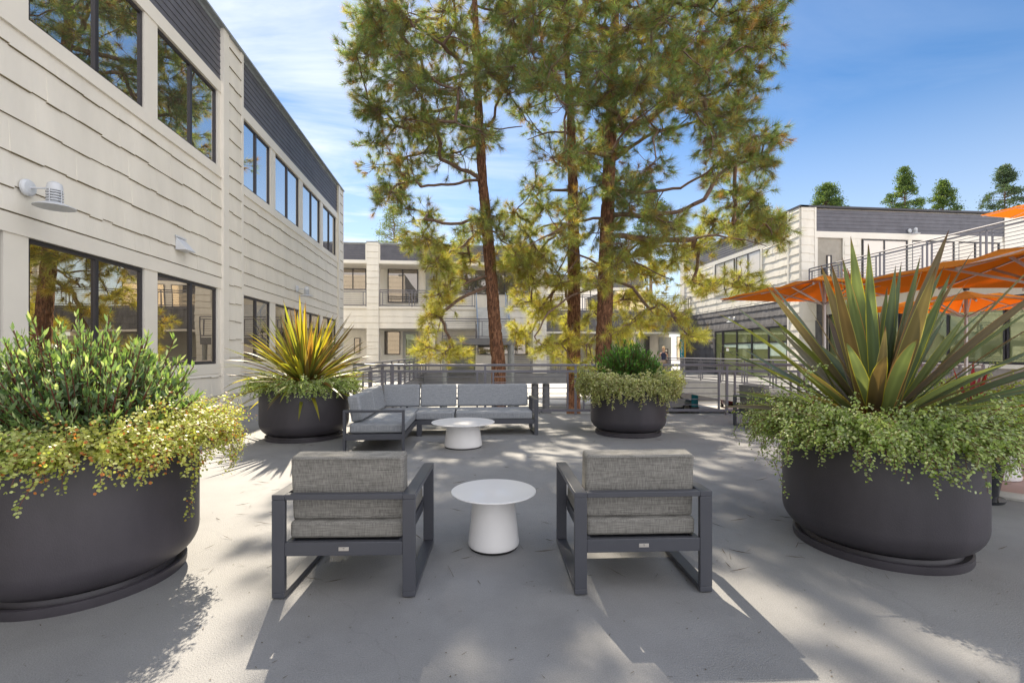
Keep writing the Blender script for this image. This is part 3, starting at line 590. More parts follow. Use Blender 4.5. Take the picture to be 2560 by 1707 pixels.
# ------------------------------------------------------------------ furniture
def chair():
    t = thing('lounge_chair', '', 'chair', group='charcoal framed lounge chairs'); W = .42; D = .40; bw = .075; th = .032; AH = .617
    for sx in (-1, 1):
        x0, x1 = (-W, -W+bw) if sx < 0 else (W-bw, W)
        for y0, y1 in ((-D, -D+th), (D-th, D)):
            b = MB(); b.box(x0, x1, y0, y1, th+.008, AH-th); b.build('leg', M['alu'], t, bevel=.003)
        b = MB(); b.box(x0, x1, -D, D, AH-th+.0005, AH); b.build('armrest', M['alu'], t, bevel=.003)
        b = MB(); b.box(x0, x1, -D, D, .008, th+.0075); b.build('runner', M['alu'], t, bevel=.003)
        for y in (-D+.04, D-.04):
            b = MB(); b.lathe([(.016, 0), (.016, .0078)], 10, ((x0+x1)/2, y, 0)); b.build('foot', M['rubber'], t)
    b = MB(); b.box(-W+bw+.0005, W-bw-.0005, -D, -D+.05, AH-th+.0005, AH); b.build('back_rail', M['alu'], t, bevel=.003)
    b = MB(); z0, z1 = .255, .335; i = W-bw-.0005
    b.box(-i, i, -D+.002, -D+.035, z0, z1); b.box(-i, i, D-.035, D-.002, z0+.03, z1+.03)
    b.box(-i, -i+.03, -D+.036, D-.036, z0+.01, z1); b.box(i-.03, i, -D+.036, D-.036, z0+.01, z1); b.box(-i+.03, i-.03, -D+.036, D-.036, z1-.03, z1-.015)
    b.build('seat_frame', M['alu'], t, bevel=.003)
    b = MB(); b.box(-i+.008, i-.008, -D+.05, D-.0, z1+.002, z1+.108); b.build('seat_cushion', M['fab'], t, bevel=.022, bseg=4)
    mt = Matrix.Translation((0, -D+.145, .635)) @ Matrix.Rotation(math.radians(5), 4, 'X')
    b = MB(); b.mbox(mt, 2*i-.012, .135, .395)
    bc = b.build('back_cushion', M['fab'], t, bevel=.02, bseg=4)
    b = MB(); y = -D+.145-.074
    for zz in (.455, .815): b.tube([(-i+.02, y+(.635-zz)*.09, zz), (i-.02, y+(.635-zz)*.09, zz)], .004, 6)
    b.build('piping', M['fab'], bc)
    b = MB(); b.box(-.03, .03, -D-.0005, -D+.0035, .284, .306); bd = b.build('badge', M['badge'], t, bevel=.001)
    b = MB(); b.box(-.005, .005, -D-.0012, -D-.0004, .299, .3015); b.bar((.004, -D-.0008, .299), (-.001, -D-.0008, .289), .002, .0006); b.build('engraving', M['ink'], bd)
    return t
c1 = chair(); c1['label'] = 'nearest lounge chair left of the round white side table'
p = c2w(-1.005, 3.187); c1.location = p; c1.rotation_euler = (0, 0, math.radians(1.5)-TH)
p = c2w(.777, 3.24); again(c1, 'near lounge chair right of the round white side table', p, math.radians(2.5)-TH)
p = c2w(4.93, 9.18); again(c1, 'far lounge chair turned away beside railing, half hidden by right planter', p, math.radians(-77)-TH)
def side_table(label, rt, rn, rb, h):
    t = thing('side_table', label, 'table', group='round white pedestal tables')
    b = MB(); b.lathe([(.0,h-.012),(rt-.006,h-.012),(rt,h-.008),(rt,h-.003),(rt-.004,h),(0,h)], 96); b.build('tabletop', M['white'], t, smooth=True)
    b = MB(); pr = [(rn-.01, h-.0125)]+[(rn+(rb-rn)*f**1.25, h-.013-(h-.05)*f) for f in np.linspace(0, 1, 12)]+[(rb-.003, .022), (rb-.02, .012), (0, .012)]
    b.lathe(list(reversed(pr)), 64); b.build('pedestal', M['white'], t, smooth=True)
    b = MB(); b.lathe([(0,0),(rb-.015,0),(rb-.012,.0115),(0,.0115)], 48); b.build('foot_ring', M['rubber'], t)
    return t
t = side_table('small white pedestal table between the two near lounge chairs', .319, .155, .192, .42); t.location = c2w(-.138, 3.558)
t = side_table('wide white pedestal table in front of the corner sofa', .49, .255, .293, .387); t.location = c2w(-.76, 7.35)
t = side_table('white pedestal table on the patio behind the black pot', .30, .16, .19, .42); t.location = c2w(5.62, 5.45)
def cushion(x0, x1, y0, y1, z0, z1, nm, parent, tilt=0, axis='X', m='fab2', bev=.035):
    c = Vector(((x0+x1)/2, (y0+y1)/2, (z0+z1)/2)); b = MB(); b.mbox(Matrix.Translation(c) @ Matrix.Rotation(tilt, 4, axis), x1-x0, y1-y0, z1-z0)
    o = b.build(nm, M[m], parent, bevel=bev, bseg=4)
    tx = o.modifiers.new('sub', 'SUBSURF'); tx.subdivision_type = 'SIMPLE'; tx.levels = tx.render_levels = 0
    return o
def sofa():
    p = c2w(-1.67, 8.23); t = thing('corner_sofa', 'L shaped outdoor sofa with blue grey cushions in front of the deck railing', 'sofa', p, math.radians(4.5)-TH)
    A = .63; bw = .07; th = .035
    b = MB(); b.box(0, 2.07, .0, .04, .20, .28); b.box(-.86, 2.07, .81, .85, .20, .28); b.box(-.86, -.82, -1.33, .81, .20, .28); b.box(-.04, -.0, -1.33, -.001, .20, .28)
    b.box(-.82, 2.07, .04, .81, .255, .275); b.box(-.82, -.04, -1.33, .04, .2545, .2745); b.build('seat_frame', M['alu'], t, bevel=.003)
    for lx, ly in ((.05,.05),(-.80,.75),(.72,.75)): b = MB(); b.box(lx-.045, lx+.045, ly-.045, ly+.045, 0, .1995); b.build('leg', M['alu'], t, bevel=.003)
    # arm loops: right end (plane x) and near end of the left run (plane y)
    def loop(f):
        b = MB(); f(b, 0, th, .0, A); f(b, .87-th, .87, 0, A); f(b, th, .87-th, A-th, A); f(b, th, .87-th, 0, th); f(b, th, .87-th, .20, .28); return b
    loop(lambda b, a, c, z0, z1: b.box(2.071, 2.071+bw, a-.02, c-.02, z0, z1)).build('arm_loop', M['alu'], t, bevel=.003)
    loop(lambda b, a, c, z0, z1: b.box(a-.87, c-.87, -1.331-bw, -1.331, z0, z1)).build('arm_loop', M['alu'], t, bevel=.003)
    b = MB(); b.box(-.86, 2.07, .851, .881, .56, .60); b.box(-.89, -.861, -1.33, .85, .56, .60)
    for x in (-.3, .69, 1.4): b.box(x, x+.04, .851, .88, .28, .56)
    for y in (-.6, .3): b.box(-.89, -.861, y, y+.04, .28, .56)
    b.build('back_rail', M['alu'], t, bevel=.003)
    cushion(-.80, -.01, -1.32, .02, .282, .43, 'seat_cushion', t); cushion(-.80, -.03, .03, .70, .282, .43, 'seat_cushion', t)
    cushion(-.02, .66, -.01, .70, .282, .43, 'seat_cushion', t); cushion(.68, 2.04, -.01, .70, .282, .43, 'seat_cushion', t)
    for a, c in ((-.70, -.02), (.0, .67), (.69, 2.03)): cushion(a, c, .66, .82, .44, .86, 'back_cushion', t, math.radians(-9), 'X')
    cushion(-.83, -.66, -1.22, -.32, .44, .83, 'back_cushion', t, math.radians(-10), 'Y'); cushion(-.83, -.66, -.31, .60, .44, .86, 'back_cushion', t, math.radians(-10), 'Y')
    return t
sofa()
# ------------------------------------------------------------------ parasols
def parasol(label, X, Y, half, ze, rise, rot, z0=0):
    t = thing('parasol', label, 'parasol', c2w(X, Y, z0), math.radians(rot)-TH, 'square orange parasols')
    b = MB(); n = 8; zp = ze+rise
    def P(i, j, dz=0):
        x = -1+2*i/n; y = -1+2*j/n; r = max(abs(x), abs(y)); sag = .05*math.sin(PI*r)*(1 - min(abs(x),abs(y))/max(r,1e-6))
        return (x*half, y*half, zp-rise*r-sag-(.03*r*(1-min(abs(x),abs(y))/max(r,1e-6)))+dz)
    for dz in (0, .012): 
        for j in range(n+1):
            for i in range(n+1): b.v.append(P(i, j, dz))
    k = (n+1)*(n+1)
    for j in range(n):
        for i in range(n):
            a = j*(n+1)+i; b.f.append((a, a+1, a+n+2, a+n+1)); a += k; b.f.append((a, a+n+1, a+n+2, a+1))
    o = b.build('canopy', M['orange'], t, fix=False); setcol(o, (.74, .29, .025))
    b = MB(); b.tube([(0,0,.05),(0,0,zp+.08)], .035, 14); b.build('pole', M['alu_light'], t, smooth=True)
    b = MB(); b.lathe([(.0,zp+.16),(.05,zp+.14),(.06,zp+.08),(.05,zp+.02),(0,zp+.0)], 16); b.build('finial', M['frame'], t, smooth=True)
    for i in range(8):
        a = i*PI/4; q = half*(1 if i % 2 == 0 else math.sqrt(2)); d = Vector((math.cos(a), math.sin(a), 0)); sg_ = rise
        b = MB(); b.bar(Vector((0,0,zp-.05)), d*q*.97+Vector((0,0,ze-.04)), .025, .04); rb = b.build('rib', M['alu_light'], t)
        b = MB(); b.bar(Vector((0,0,ze-.25)), d*q*.5+Vector((0,0,zp-rise*.5-.07)), .02, .03); b.build('strut', M['alu_light'], rb)
    b = MB(); b.lathe([(.3,0),(.3,.05),(.06,.07),(.05,.3),(0,.3)], 24); b.build('base', M['alu_light'], t, smooth=True)
    return t
parasol('orange parasol farthest left, its corner tip beside the shingled wall', 6.45, 9.75, 1.45, 2.7, .36, 7)
parasol('largest nearest orange parasol, cut by the right edge of the picture', 6.5, 5.55, 1.5, 2.45, .38, 7)
parasol('low orange parasol seen under the nearest one at right', 10.2, 10.6, 1.5, 2.5, .34, 5)
parasol('orange parasol up on the terrace above the railing', 21.2, 18.4, 1.5, 2.45, .4, 10, 4.72)
# ------------------------------------------------------------------ planters and plants
def planter(label, X, Y, R, r, h=.9):
    t = thing('bowl_planter', label, 'planter', c2w(X, Y), group='large round charcoal planters')
    cr = R*.30; pr = [(0,.075),(R-cr,.075)]+[(R-cr+cr*math.sin(a), .075+cr-cr*math.cos(a)) for a in np.linspace(.12, PI/2, 10)]+[(R,h-.03),(R-.005,h-.008),(R-.018,h),(R-.045,h),(R-.055,h-.02),(R-.055,h-.10),(0,h-.10)]
    b = MB(); b.lathe(pr, 96); b.build('bowl', M['planter'], t, smooth=True, angle=50)
    b = MB(); b.lathe([(0,0),(r,0),(r+.004,.02),(r+.004,.055),(r-.01,.06),(r-.05,.045),(r-.06,.0745),(0,.0745)], 72); b.build('saucer', M['planter'], t, smooth=True, angle=40)
    b = MB(); n = 40; b.lathe([(R-.056,h-.09),(R*.6,h-.03),(0,h)], n); b.build('soil', M['soil'], t, smooth=True)
    return t
def stems_mesh(paths, rad, name, m, parent):
    b = MB()
    for p in paths: b.tube(p, [rad*(1-.6*i/len(p)) for i in range(len(p))], 3, cap=False)
    return b.build(name, m, parent, fix=False)
def creeper(t_loc, label, R, h, n, length, cols, spread=.33, rise=.25, name='trailing_plant', bias=None, leafr=(.011,.019), dens=2.4, dr=.0, sc=None):
    t = thing(name, label, 'plant', t_loc, group='creeping plants spilling over planter rims'); P = []; Cs = []; Ns = []; Tip = []
    for k in range(n):
        a = random.uniform(0, 2*PI); r0 = R*math.sqrt(random.uniform(.25, 1.0)); L = length*random.uniform(.45, 1.15)*(1.6 if random.random() < .012 else .9)
        if bias: L *= bias(a)
        p = Vector((r0*math.cos(a), r0*math.sin(a), h+random.uniform(-.05, .03))); a2 = a+random.uniform(-.5, .5); o_ = Vector((math.cos(a2), math.sin(a2), 0))
        d = (o_*random.uniform(.5, 1.2)+Vector((0,0,rise*random.uniform(.8, 3.4)))).normalized(); s = .024; pts = [p.copy()]; q = 0
        g = random.uniform(.04, .13)
        while q < L:
            d = (d+Vector((random.gauss(0,.09), random.gauss(0,.09), random.gauss(0,.06)-g))).normalized(); p = p+d*s
            rr = math.hypot(p.x, p.y)
            if p.z < h and rr < R+.03:
                if rr < R-.06: break
                f = (R+.03)/rr; p.x *= f; p.y *= f
            if rr > R+spread: d = (d+Vector((-p.x, -p.y, 0))/rr*.25).normalized()
            if p.z < .08: break
            pts.append(p.copy()); q += s
            for j in range(3 if random.random() > dens-2 else 4):
                o = Vector((random.gauss(0,1), random.gauss(0,1), random.gauss(0,1))).normalized()*random.uniform(.010, .034)
                Cs.append(tuple(p+o)); Ns.append(tuple(Vector((p.x, p.y, 0)).normalized()*.5+Vector((0,0,.65))+o*26)); Tip.append(q/L)
        if len(pts) > 2: P.append(pts[::2] if len(pts) > 5 else pts)
    C = np.array(Cs); Nn = nrm(np.array(Ns)); m_ = len(C); T = rvec(m_); D = nrm(np.cross(Nn, T)); Tip = np.array(Tip)
    S = rng.uniform(*leafr, m_)*2*(1-.35*Tip)
    V, k = leaves(C, D, Nn, S, S*.92, ROUND)
    c = np.array(cols)[rng.integers(0, len(cols), m_)]*rng.uniform(.6, 1.25, (m_, 1)); dead = rng.random(m_) < .02; c[dead] = (.25,.17,.08)
    if sc is not None: c = sc(C, Tip, c)
    np_mesh('foliage', V, k, np.repeat(c, k, 0), M['small'], t); stems_mesh(P, .0028, 'stems', M['stem'], t)
    return t
def shrub(loc, label, rad, hgt, n, cols, name='leafy_shrub', ll=(.05,.085), lw=.28, z0=.8, shoots=260, rx=1.0):
    t = thing(name, label, 'shrub', loc); C, D, Co, P = [], [], [], []
    for k in range(shoots):
        a = random.uniform(0, 2*PI); e = math.acos(random.uniform(.0, 1)); q = random.uniform(.78, 1.05) if random.random() < .94 else random.uniform(1.05, 1.18)
        tip = Vector((rad*rx*math.sin(e)*math.cos(a), rad*math.sin(e)*math.sin(a), hgt*(math.cos(e)**.75)))*q
        st = Vector((tip.x*.25, tip.y*.25, 0)); mid = (st+tip)/2+Vector((tip.x*.12, tip.y*.12, 0)); P.append([st, mid, tip])
        L = (tip-st).length; m_ = int(n/shoots); 
        d0 = ((tip-mid).normalized()+Vector((0,0,.55))).normalized()
        for j in range(m_):
            f = 1-(j/m_)*.55*random.uniform(.8,1.1); p = st.lerp(mid, min(1, f*2)) if f < .5 else mid.lerp(tip, (f-.5)*2)
            az = Vector((random.gauss(0,1), random.gauss(0,1), random.gauss(0,1))).normalized()
            dd = (d0*(.35+f*.6)+az*(1.1-.5*(j < 4))+Vector((0,0,.15))).normalized()
            C.append(tuple(p)); D.append(tuple(dd)); Co.append(f)
    C = np.array(C); D = np.array(D); m_ = len(C); U = nrm(rvec(m_)*.6+np.array([0,0,1.])); L = rng.uniform(*ll, m_)
    V, k = leaves(C, D, U, L, L*lw, LEAF, .12)
    c = np.array(cols)[rng.integers(0, len(cols), m_)]*rng.uniform(.75, 1.25, (m_, 1)); f = np.array(Co)[:, None]
    young = np.clip((f-.85)*5, 0, 1); c = c*(1-young)+c*young*np.array([1.6, 1.5, 1.15])
    np_mesh('foliage', V, k, np.repeat(c, k, 0), M['leaf'], t); stems_mesh(P, .006, 'stems', M['stem'], t)
    t.location = loc + Vector((0, 0, z0)); return t
def strap_plant(loc, label, specs, name='flax_plant', margin=(.40,.38,.04), pal=None, parent=None, seg=16):
    """specs: (azimuth, tilt from vertical, length, width, droop, twist)"""
    t = thing(name, label, 'plant', loc, group=None)
    cross = [-1, -.86, -.4, 0, .4, .86, 1]; V = []; Fc = []; Co = []
    for (az, ti, L, W, dr, tw, cc) in specs:
        mg = Vector(random.choice([margin, margin, (.30,.30,.16), (.34,.17,.10)]))
        d = Vector((math.sin(ti)*math.cos(az), math.sin(ti)*math.sin(az), math.cos(ti))); h = Vector((math.cos(az), math.sin(az), 0))
        p = h*random.uniform(.0, .10)+Vector((random.gauss(0,.02), random.gauss(0,.02), 0)); n0 = len(V); s = L/seg
        for i in range(seg+1):
            f = i/seg; side = d.cross(Vector((0,0,1))); side = side.normalized() if side.length > .05 else Vector((-math.sin(az), math.cos(az), 0))
            side = Matrix.Rotation(tw*f+tw*.3, 3, d) @ side; up = side.cross(d).normalized()
            wv_ = W*(.55+.45*min(1, f*3.2))*(1-max(0, (f-.55)/.45)**1.7)+.0008; fold = .42*(1-f*.75)
            for c in cross:
                V.append(tuple(p+side*c*wv_/2+up*abs(c)*wv_*fold*.5))
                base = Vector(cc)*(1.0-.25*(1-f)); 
                if abs(c) > .9: col = mg
                elif c == 0: col = base*1.25
                else: col = base
                if f > .95: col = Vector((.09, .03, .02))
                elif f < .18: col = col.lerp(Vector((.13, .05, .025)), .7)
                Co.append(tuple(col))
            d = (d+Vector((0,0,-1))*dr*s*(.3+1.6*f)+h*.0).normalized(); p = p+d*s
        k = len(cross)
        for i in range(seg):
            for j in range(k-1): a = n0+i*k+j; Fc.append((a, a+1, a+k+1, a+k))
    me = bpy.data.meshes.new('strap_leaves'); me.from_pydata(V, [], Fc); me.materials.append(M['strap'])
    ca = me.color_attributes.new('Col', 'FLOAT_COLOR', 'POINT'); c4 = np.ones((len(V), 4), dtype=np.float32); c4[:, :3] = np.array(Co); ca.data.foreach_set('color', c4.ravel())
    for q in me.polygons: q.use_smooth = True
    o = bpy.data.objects.new('strap_leaves', me); scene.collection.objects.link(o); o.parent = t
    b = MB(); b.lathe([(.13,-.12),(.10,.02),(.05,.08),(0,.10)], 16); b.build('crown_base', M['stem'], t, smooth=True)
    return t
PC = [(.30,.40,.11), (.38,.48,.16), (.22,.31,.09), (.50,.56,.26), (.46,.52,.32)]
# near right planter
pl = planter('near right charcoal planter holding the big sword leaved flax', 2.79, 3.62, .624, .545); loc = pl.location.copy()
creeper(loc, 'green creeper spilling over the near right planter below the big flax', .60, .90, 2700, .42, PC, spread=.26, leafr=(.008,.0145), dens=2.7)
def flax_specs(n, Lr, Wr, tilt, pal, dr=(.0,.35)):
    s = []
    for i in range(n):
        az = i*2.39996+random.uniform(-.3, .3); f = (i+.5)/n; ti = math.radians(tilt[0]+(tilt[1]-tilt[0])*f**.9)*random.uniform(.85, 1.12)
        L = random.uniform(*Lr)*(1-.12*f); s.append((az, ti, L, random.uniform(*Wr), random.uniform(*dr)*(.3+f), random.uniform(-.6, .6), random.choice(pal)))
    return s
PG = [(.11,.15,.11), (.09,.125,.10), (.10,.14,.10), (.12,.16,.125), (.11,.08,.065), (.10,.13,.105), (.11,.15,.11), (.15,.19,.13), (.17,.155,.12), (.13,.11,.09), (.11,.145,.10), (.15,.18,.06), (.16,.13,.12), (.12,.15,.11)]
sp = flax_specs(92, (.95, 1.6), (.055, .10), (3, 74), PG, (.0,.40))
# the long leaf reaching out left over the railing
a_l = math.atan2(-.106*-1+.25, -1.0)
sp.append((a_l, math.radians(62), 1.15, .07, .02, .1, (.11,.17,.11))); sp.append((-.35, math.radians(66), 1.25, .075, .1, .2, (.12,.17,.07))); sp.append((-.5, math.radians(74), 1.1, .05, -.05, .1, (.42,.14,.06)))
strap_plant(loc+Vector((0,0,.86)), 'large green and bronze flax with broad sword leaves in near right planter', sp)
# near left planter
pl = planter('near left charcoal planter, largest in view, cut by the frame', -2.75, 3.07, .60, .523); loc = pl.location.copy()
def sunlit(C, Tip, c):  # paints sunlight as gold on right and upper leaves; some tips reddish
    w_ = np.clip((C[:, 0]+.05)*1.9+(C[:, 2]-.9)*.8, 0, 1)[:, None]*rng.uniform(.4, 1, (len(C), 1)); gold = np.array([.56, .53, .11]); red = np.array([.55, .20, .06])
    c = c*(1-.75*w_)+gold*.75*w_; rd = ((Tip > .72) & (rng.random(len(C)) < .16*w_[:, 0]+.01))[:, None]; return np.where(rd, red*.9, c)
creeper(loc, 'creeper with gold painted sunlight and reddish tips spilling over the near left planter', .60, .90, 2300, .34, PC, spread=.21, sc=sunlit, leafr=(.008,.0145), dens=2.7, bias=lambda a: 1.15 if abs(((a+PI) % (2*PI))-PI) < 1.3 else .85, rise=.3)
shrub(loc, 'silvery green bushy shrub in the near left planter', .60, .74, 16000, [(.17,.27,.12),(.23,.33,.17),(.12,.20,.11),(.30,.37,.27),(.10,.17,.08)], z0=.86, ll=(.035,.072), lw=.27, shoots=640)
# middle left planter
pl = planter('charcoal planter left of the sofa with a golden spiky plant', -3.59, 8.2, .72, .626); loc = pl.location.copy()
creeper(loc, 'creeper hanging from the planter left of the sofa', .68, .90, 1050, .38, PC, spread=.22, leafr=(.012,.020), dens=2.4)
PY = [(.15,.18,.05), (.19,.22,.05), (.10,.08,.05), (.10,.12,.05), (.20,.21,.04), (.28,.26,.04), (.17,.10,.04), (.12,.12,.05), (.28,.27,.05), (.20,.11,.04), (.10,.07,.04)]
sp = flax_specs(270, (1.05, 1.62), (.036, .064), (6, 94), PY, (.08,.75))
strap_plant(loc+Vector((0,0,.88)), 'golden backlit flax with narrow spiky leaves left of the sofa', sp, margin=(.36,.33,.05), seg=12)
# middle right planter
pl = planter('charcoal planter with a dark green domed shrub by the deck railing', 2.11, 8.6, .67, .583); loc = pl.location.copy()
PM = [(.42,.46,.20), (.50,.52,.26), (.30,.35,.12), (.60,.58,.38), (.40,.38,.18)]
creeper(loc, 'pale green creeper hanging low over the planter with the domed shrub', .64, .92, 2000, .54, PM, spread=.20, leafr=(.013,.022), dens=2.4)
shrub(loc, 'dark green dome shaped shrub in the planter by the railing', .60, .68, 13000, [(.06,.15,.035),(.08,.19,.045),(.045,.11,.035)], z0=.93, ll=(.045,.08), lw=.22, shoots=620)
# black tapered pot at right
pt = thing('tapered_pot', 'tall glossy black tapered pot behind the near right planter', 'pot', c2w(4.62, 4.72))
b = MB(); b.lathe([(0,.03),(.17,.03),(.29,.78),(.31,.80),(.31,.83),(.28,.83),(.27,.78),(0,.78)], 40); b.build('pot_body', M['pot'], pt, smooth=True)
b = MB(); b.lathe([(.0,0),(.22,0),(.23,.03),(.18,.0295),(0,.0295)], 32); b.build('saucer', M['pot'], pt, smooth=True)
creeper(pt.location.copy(), 'creeper over the black tapered pot at the right edge', .34, .86, 800, .6, PC, spread=.42, leafr=(.011,.018), rise=.35)
PRd = [(.30,.02,.04), (.20,.02,.035), (.12,.03,.03)]
strap_plant(pt.location+Vector((-.05,0,.84)), 'dark red spiky plant growing from the black tapered pot', flax_specs(34, (.35,.6), (.025,.045), (5, 88), PRd, (.3,1.4)), name='cordyline', margin=(.42,.03,.07))
# distant red plant on the terrace
x_ = at(2165, 700, 23.5)
tp = thing('terrace_pot', 'small pot on the terrace holding a red spiky plant', 'pot', (x_.x, 22.4, 4.72)); b = MB(); b.lathe([(.18,0),(.26,.42),(.22,.42),(0,.38)], 20); b.build('pot_body', M['pot'], tp, smooth=True)
strap_plant(Vector((x_.x, 22.4, 5.12)), 'small red spiky plant behind the terrace railing', flax_specs(40, (.7,1.1), (.05,.07), (5,80), [(.30,.07,.05),(.14,.08,.06)], (.2,.9)), name='cordyline', margin=(.35,.10,.06), seg=8)
# ------------------------------------------------------------------ pines
def trunk_mesh(path, rad, parent, ridge=.035):
    k = 40; V = []; Fc = []; tot = []
    pts = []
    for i in range(len(path)-1):
        a, c = Vector(path[i]), Vector(path[i+1]); n = max(1, int((c-a).length/.055))
        for j in range(n): f = j/n; pts.append((a.lerp(c, f), rad[i]*(1-f)+rad[i+1]*f))
    pts.append((Vector(path[-1]), rad[-1]))
    for i, (p, r) in enumerate(pts):
        for j in range(k):
            a = 2*PI*j/k; q = Vector((math.cos(a)*r*9, math.sin(a)*r*9, p.z*1.6)); nn = noise.noise(q)+.6*noise.noise(q*2.3)
            e = min(1, abs(nn)*3.2); rr = r*(1-.0)+ridge*(e-.6)*min(1, r/.15)
            V.append((p.x+rr*math.cos(a), p.y+rr*math.sin(a), p.z))
    for i in range(len(pts)-1):
        for j in range(k): a = i*k+j; c = i*k+(j+1) % k; Fc.append((a, c, c+k, a+k))
    me = bpy.data.meshes.new('trunk'); me.from_pydata(V, [], Fc); me.materials.append(M['bark'])
    for q in me.polygons: q.use_smooth = True
    o = bpy.data.objects.new('trunk', me); scene.collection.objects.link(o); o.parent = parent; return o
NC = np.array([(.14,.205,.085), (.11,.175,.095), (.17,.215,.10), (.22,.20,.10), (.25,.16,.09), (.28,.28,.11), (.14,.18,.125)])
NP = np.array([.28, .26, .12, .07, .06, .04, .17])
def pine(label, path, rad, pads, needles=78, limbs=()):
    t = thing('pine_tree', label, 'tree', group='tall pines in the courtyard void'); trunk_mesh(path, rad, t)
    nodes = []; par = []
    for i in range(len(path)-1):
        a, c = Vector(path[i]), Vector(path[i+1]); n = max(1, int((c-a).length/.3))
        for j in range(n):
            p = a.lerp(c, j/n)
            if p.z > 2.5: nodes.append(p); par.append(-1)
    nt_ = len(nodes)
    for Lm in limbs:
        prev = min(range(nt_), key=lambda i: (nodes[i]-Lm[0]).length)
        for a, c in zip(Lm[:-1], Lm[1:]):
            n = max(1, int((c-a).length/.25))
            for j in range(1, n+1): nodes.append(a.lerp(c, j/n)+Vector((random.gauss(0,.02),random.gauss(0,.02),random.gauss(0,.02)))); par.append(prev); prev = len(nodes)-1
    axis = lambda z: min(nodes[:nt_], key=lambda q: abs(q.z-z))
    pads = sorted(pads, key=lambda q: (q[0]-axis(q[0].z)).length)
    tw = []; tufts = []
    for (c, r, lo) in pads:
        best = min(range(len(nodes)), key=lambda i: (nodes[i]-c-Vector((0,0,.12*(c-nodes[i]).length if i < nt_ else 0))).length + (.35 if i < nt_ else 0) + (0.6 if nodes[i].z > c.z+1.2 else 0))
        a = nodes[best]; L = (c-a).length; n = max(2, int(L/.28)); prev = best; sag = random.uniform(-.10, .06)*L; w1 = Vector((random.gauss(0,1), random.gauss(0,1), random.gauss(0,.5)))*.03*L
        for j in range(1, n+1):
            f = j/n; p = a.lerp(c, f)+Vector((0,0,1))*sag*math.sin(PI*f)+w1*math.sin(2*PI*f)+Vector((random.gauss(0,.03), random.gauss(0,.03), random.gauss(0,.03)))
            nodes.append(p); par.append(prev); prev = len(nodes)-1
        m_ = max(5, int(13*(r/.6)**1.6)); outd = (c-a).normalized()
        for j in range(m_):
            o = Vector((random.gauss(0,1), random.gauss(0,1), random.gauss(0,.62))).normalized()*r*random.uniform(.25, 1.0)**.6
            p = c+o; d = (o.normalized()*.8+outd*.5+Vector((0,0,.35 if random.random() < .65 else -.5))).normalized()
            mid = (c+p)/2+Vector((random.gauss(0,.06), random.gauss(0,.06), -.05)); tw.append([c+Vector((random.gauss(0,.04),random.gauss(0,.04),0)), mid, p, p+d*.08]); tufts.append((p+d*.05, d, lo))
            if random.random() < .35: q_ = c+(p-c)*random.uniform(.3,.7); tufts.append((q_, (d+Vector((random.gauss(0,.6),random.gauss(0,.6),random.gauss(0,.4)))).normalized(), lo))
    cnt = [0]*len(nodes)
    for i in range(len(nodes)-1, nt_-1, -1):
        cnt[i] += 1
        if par[i] >= 0: cnt[par[i]] += cnt[i]
    b = MB()
    for i in range(nt_, len(nodes)):
        q = par[i]; ra = .0095*math.sqrt(cnt[i]+1.5); rb_ = .0095*math.sqrt(min(cnt[q], cnt[i]*1.5)+1.5) if q >= nt_ else ra*1.25
        b.tube([nodes[q], nodes[i]], [min(rb_, .12), min(ra, .11)], 6 if ra > .02 else 4, cap=False)
    for p in tw: b.tube(p, [.010, .008, .007, .006], 3, cap=False)
    b.build('limbs', M['twig'], t, smooth=True, fix=False, angle=80)
    T = np.array([tuple(x[0]) for x in tufts]); D0 = np.array([tuple(x[1]) for x in tufts]); lo = np.array([x[2] for x in tufts]); n = len(T)
    idx = np.repeat(np.arange(n), needles); m_ = len(idx); al = rng.uniform(-.12, .05, m_)
    D = nrm(D0[idx]*.8+rvec(m_)*rng.uniform(.7, 1.05, (m_, 1))+np.array([0,0,-.15])); C = T[idx]+D0[idx]*al[:, None]
    pr = np.array(NP); ci = rng.choice(len(NC), size=n, p=pr/pr.sum()); col = NC[ci]*rng.uniform(.75, 1.3, (n, 1))
    col = col*(1-lo[:, None])+(col*.40+np.array([.42,.40,.10])*.75)*lo[:, None]  # backlight painted in: low tufts shifted to bright yellow
    cc = col[idx]*rng.uniform(.7, 1.35, (m_, 1)); old = rng.random(m_) < .13; cc[old] = np.array([.26,.12,.03])*rng.uniform(.7,1.3,(old.sum(),1))
    L = rng.uniform(.19, .33, m_); V, k = leaves(C, D, rvec(m_), L, np.full(m_, .0088), NEEDLE, -.10)
    np_mesh('crown', V, k, np.repeat(cc, k, 0), M['needle'], t); return t, m_
tA = [(1250,1400),(1246,905),(1240,850),(1222,620),(1206,450),(1195,250),(1189,60),(1180,-150),(1180,-420)]
tB = [(1433,1400),(1434,900),(1435,700),(1432,450),(1425,250),(1410,50),(1400,-200)]
tC = [(1505,1400),(1508,900),(1514,700),(1520,500),(1530,250),(1538,50),(1545,-200),(1550,-480)]
YA, YB, YC = 16, 17, 15
def tpath(t, Y):
    P = [at(px, py, Y) for px, py in t]; P[0].z = -2.95; return P
PA, PB, PCc = tpath(tA, YA), tpath(tB, YB), tpath(tC, YC)
rows = [(-430,1020,1180,0),(-380,960,1260,0),(-320,930,1600,0),(-260,890,1690,0),(-200,880,1740,0),(-140,865,1770,0),(-80,850,1790,0),(-30,840,1800,0),(20,830,1790,0),(70,818,1780,0),(120,820,1780,0),(170,835,1760,0),
 (215,845,1735,0),(260,850,1750,0),(305,860,1790,0),(350,880,1790,0),(395,870,1790,0),(435,880,1775,0)]
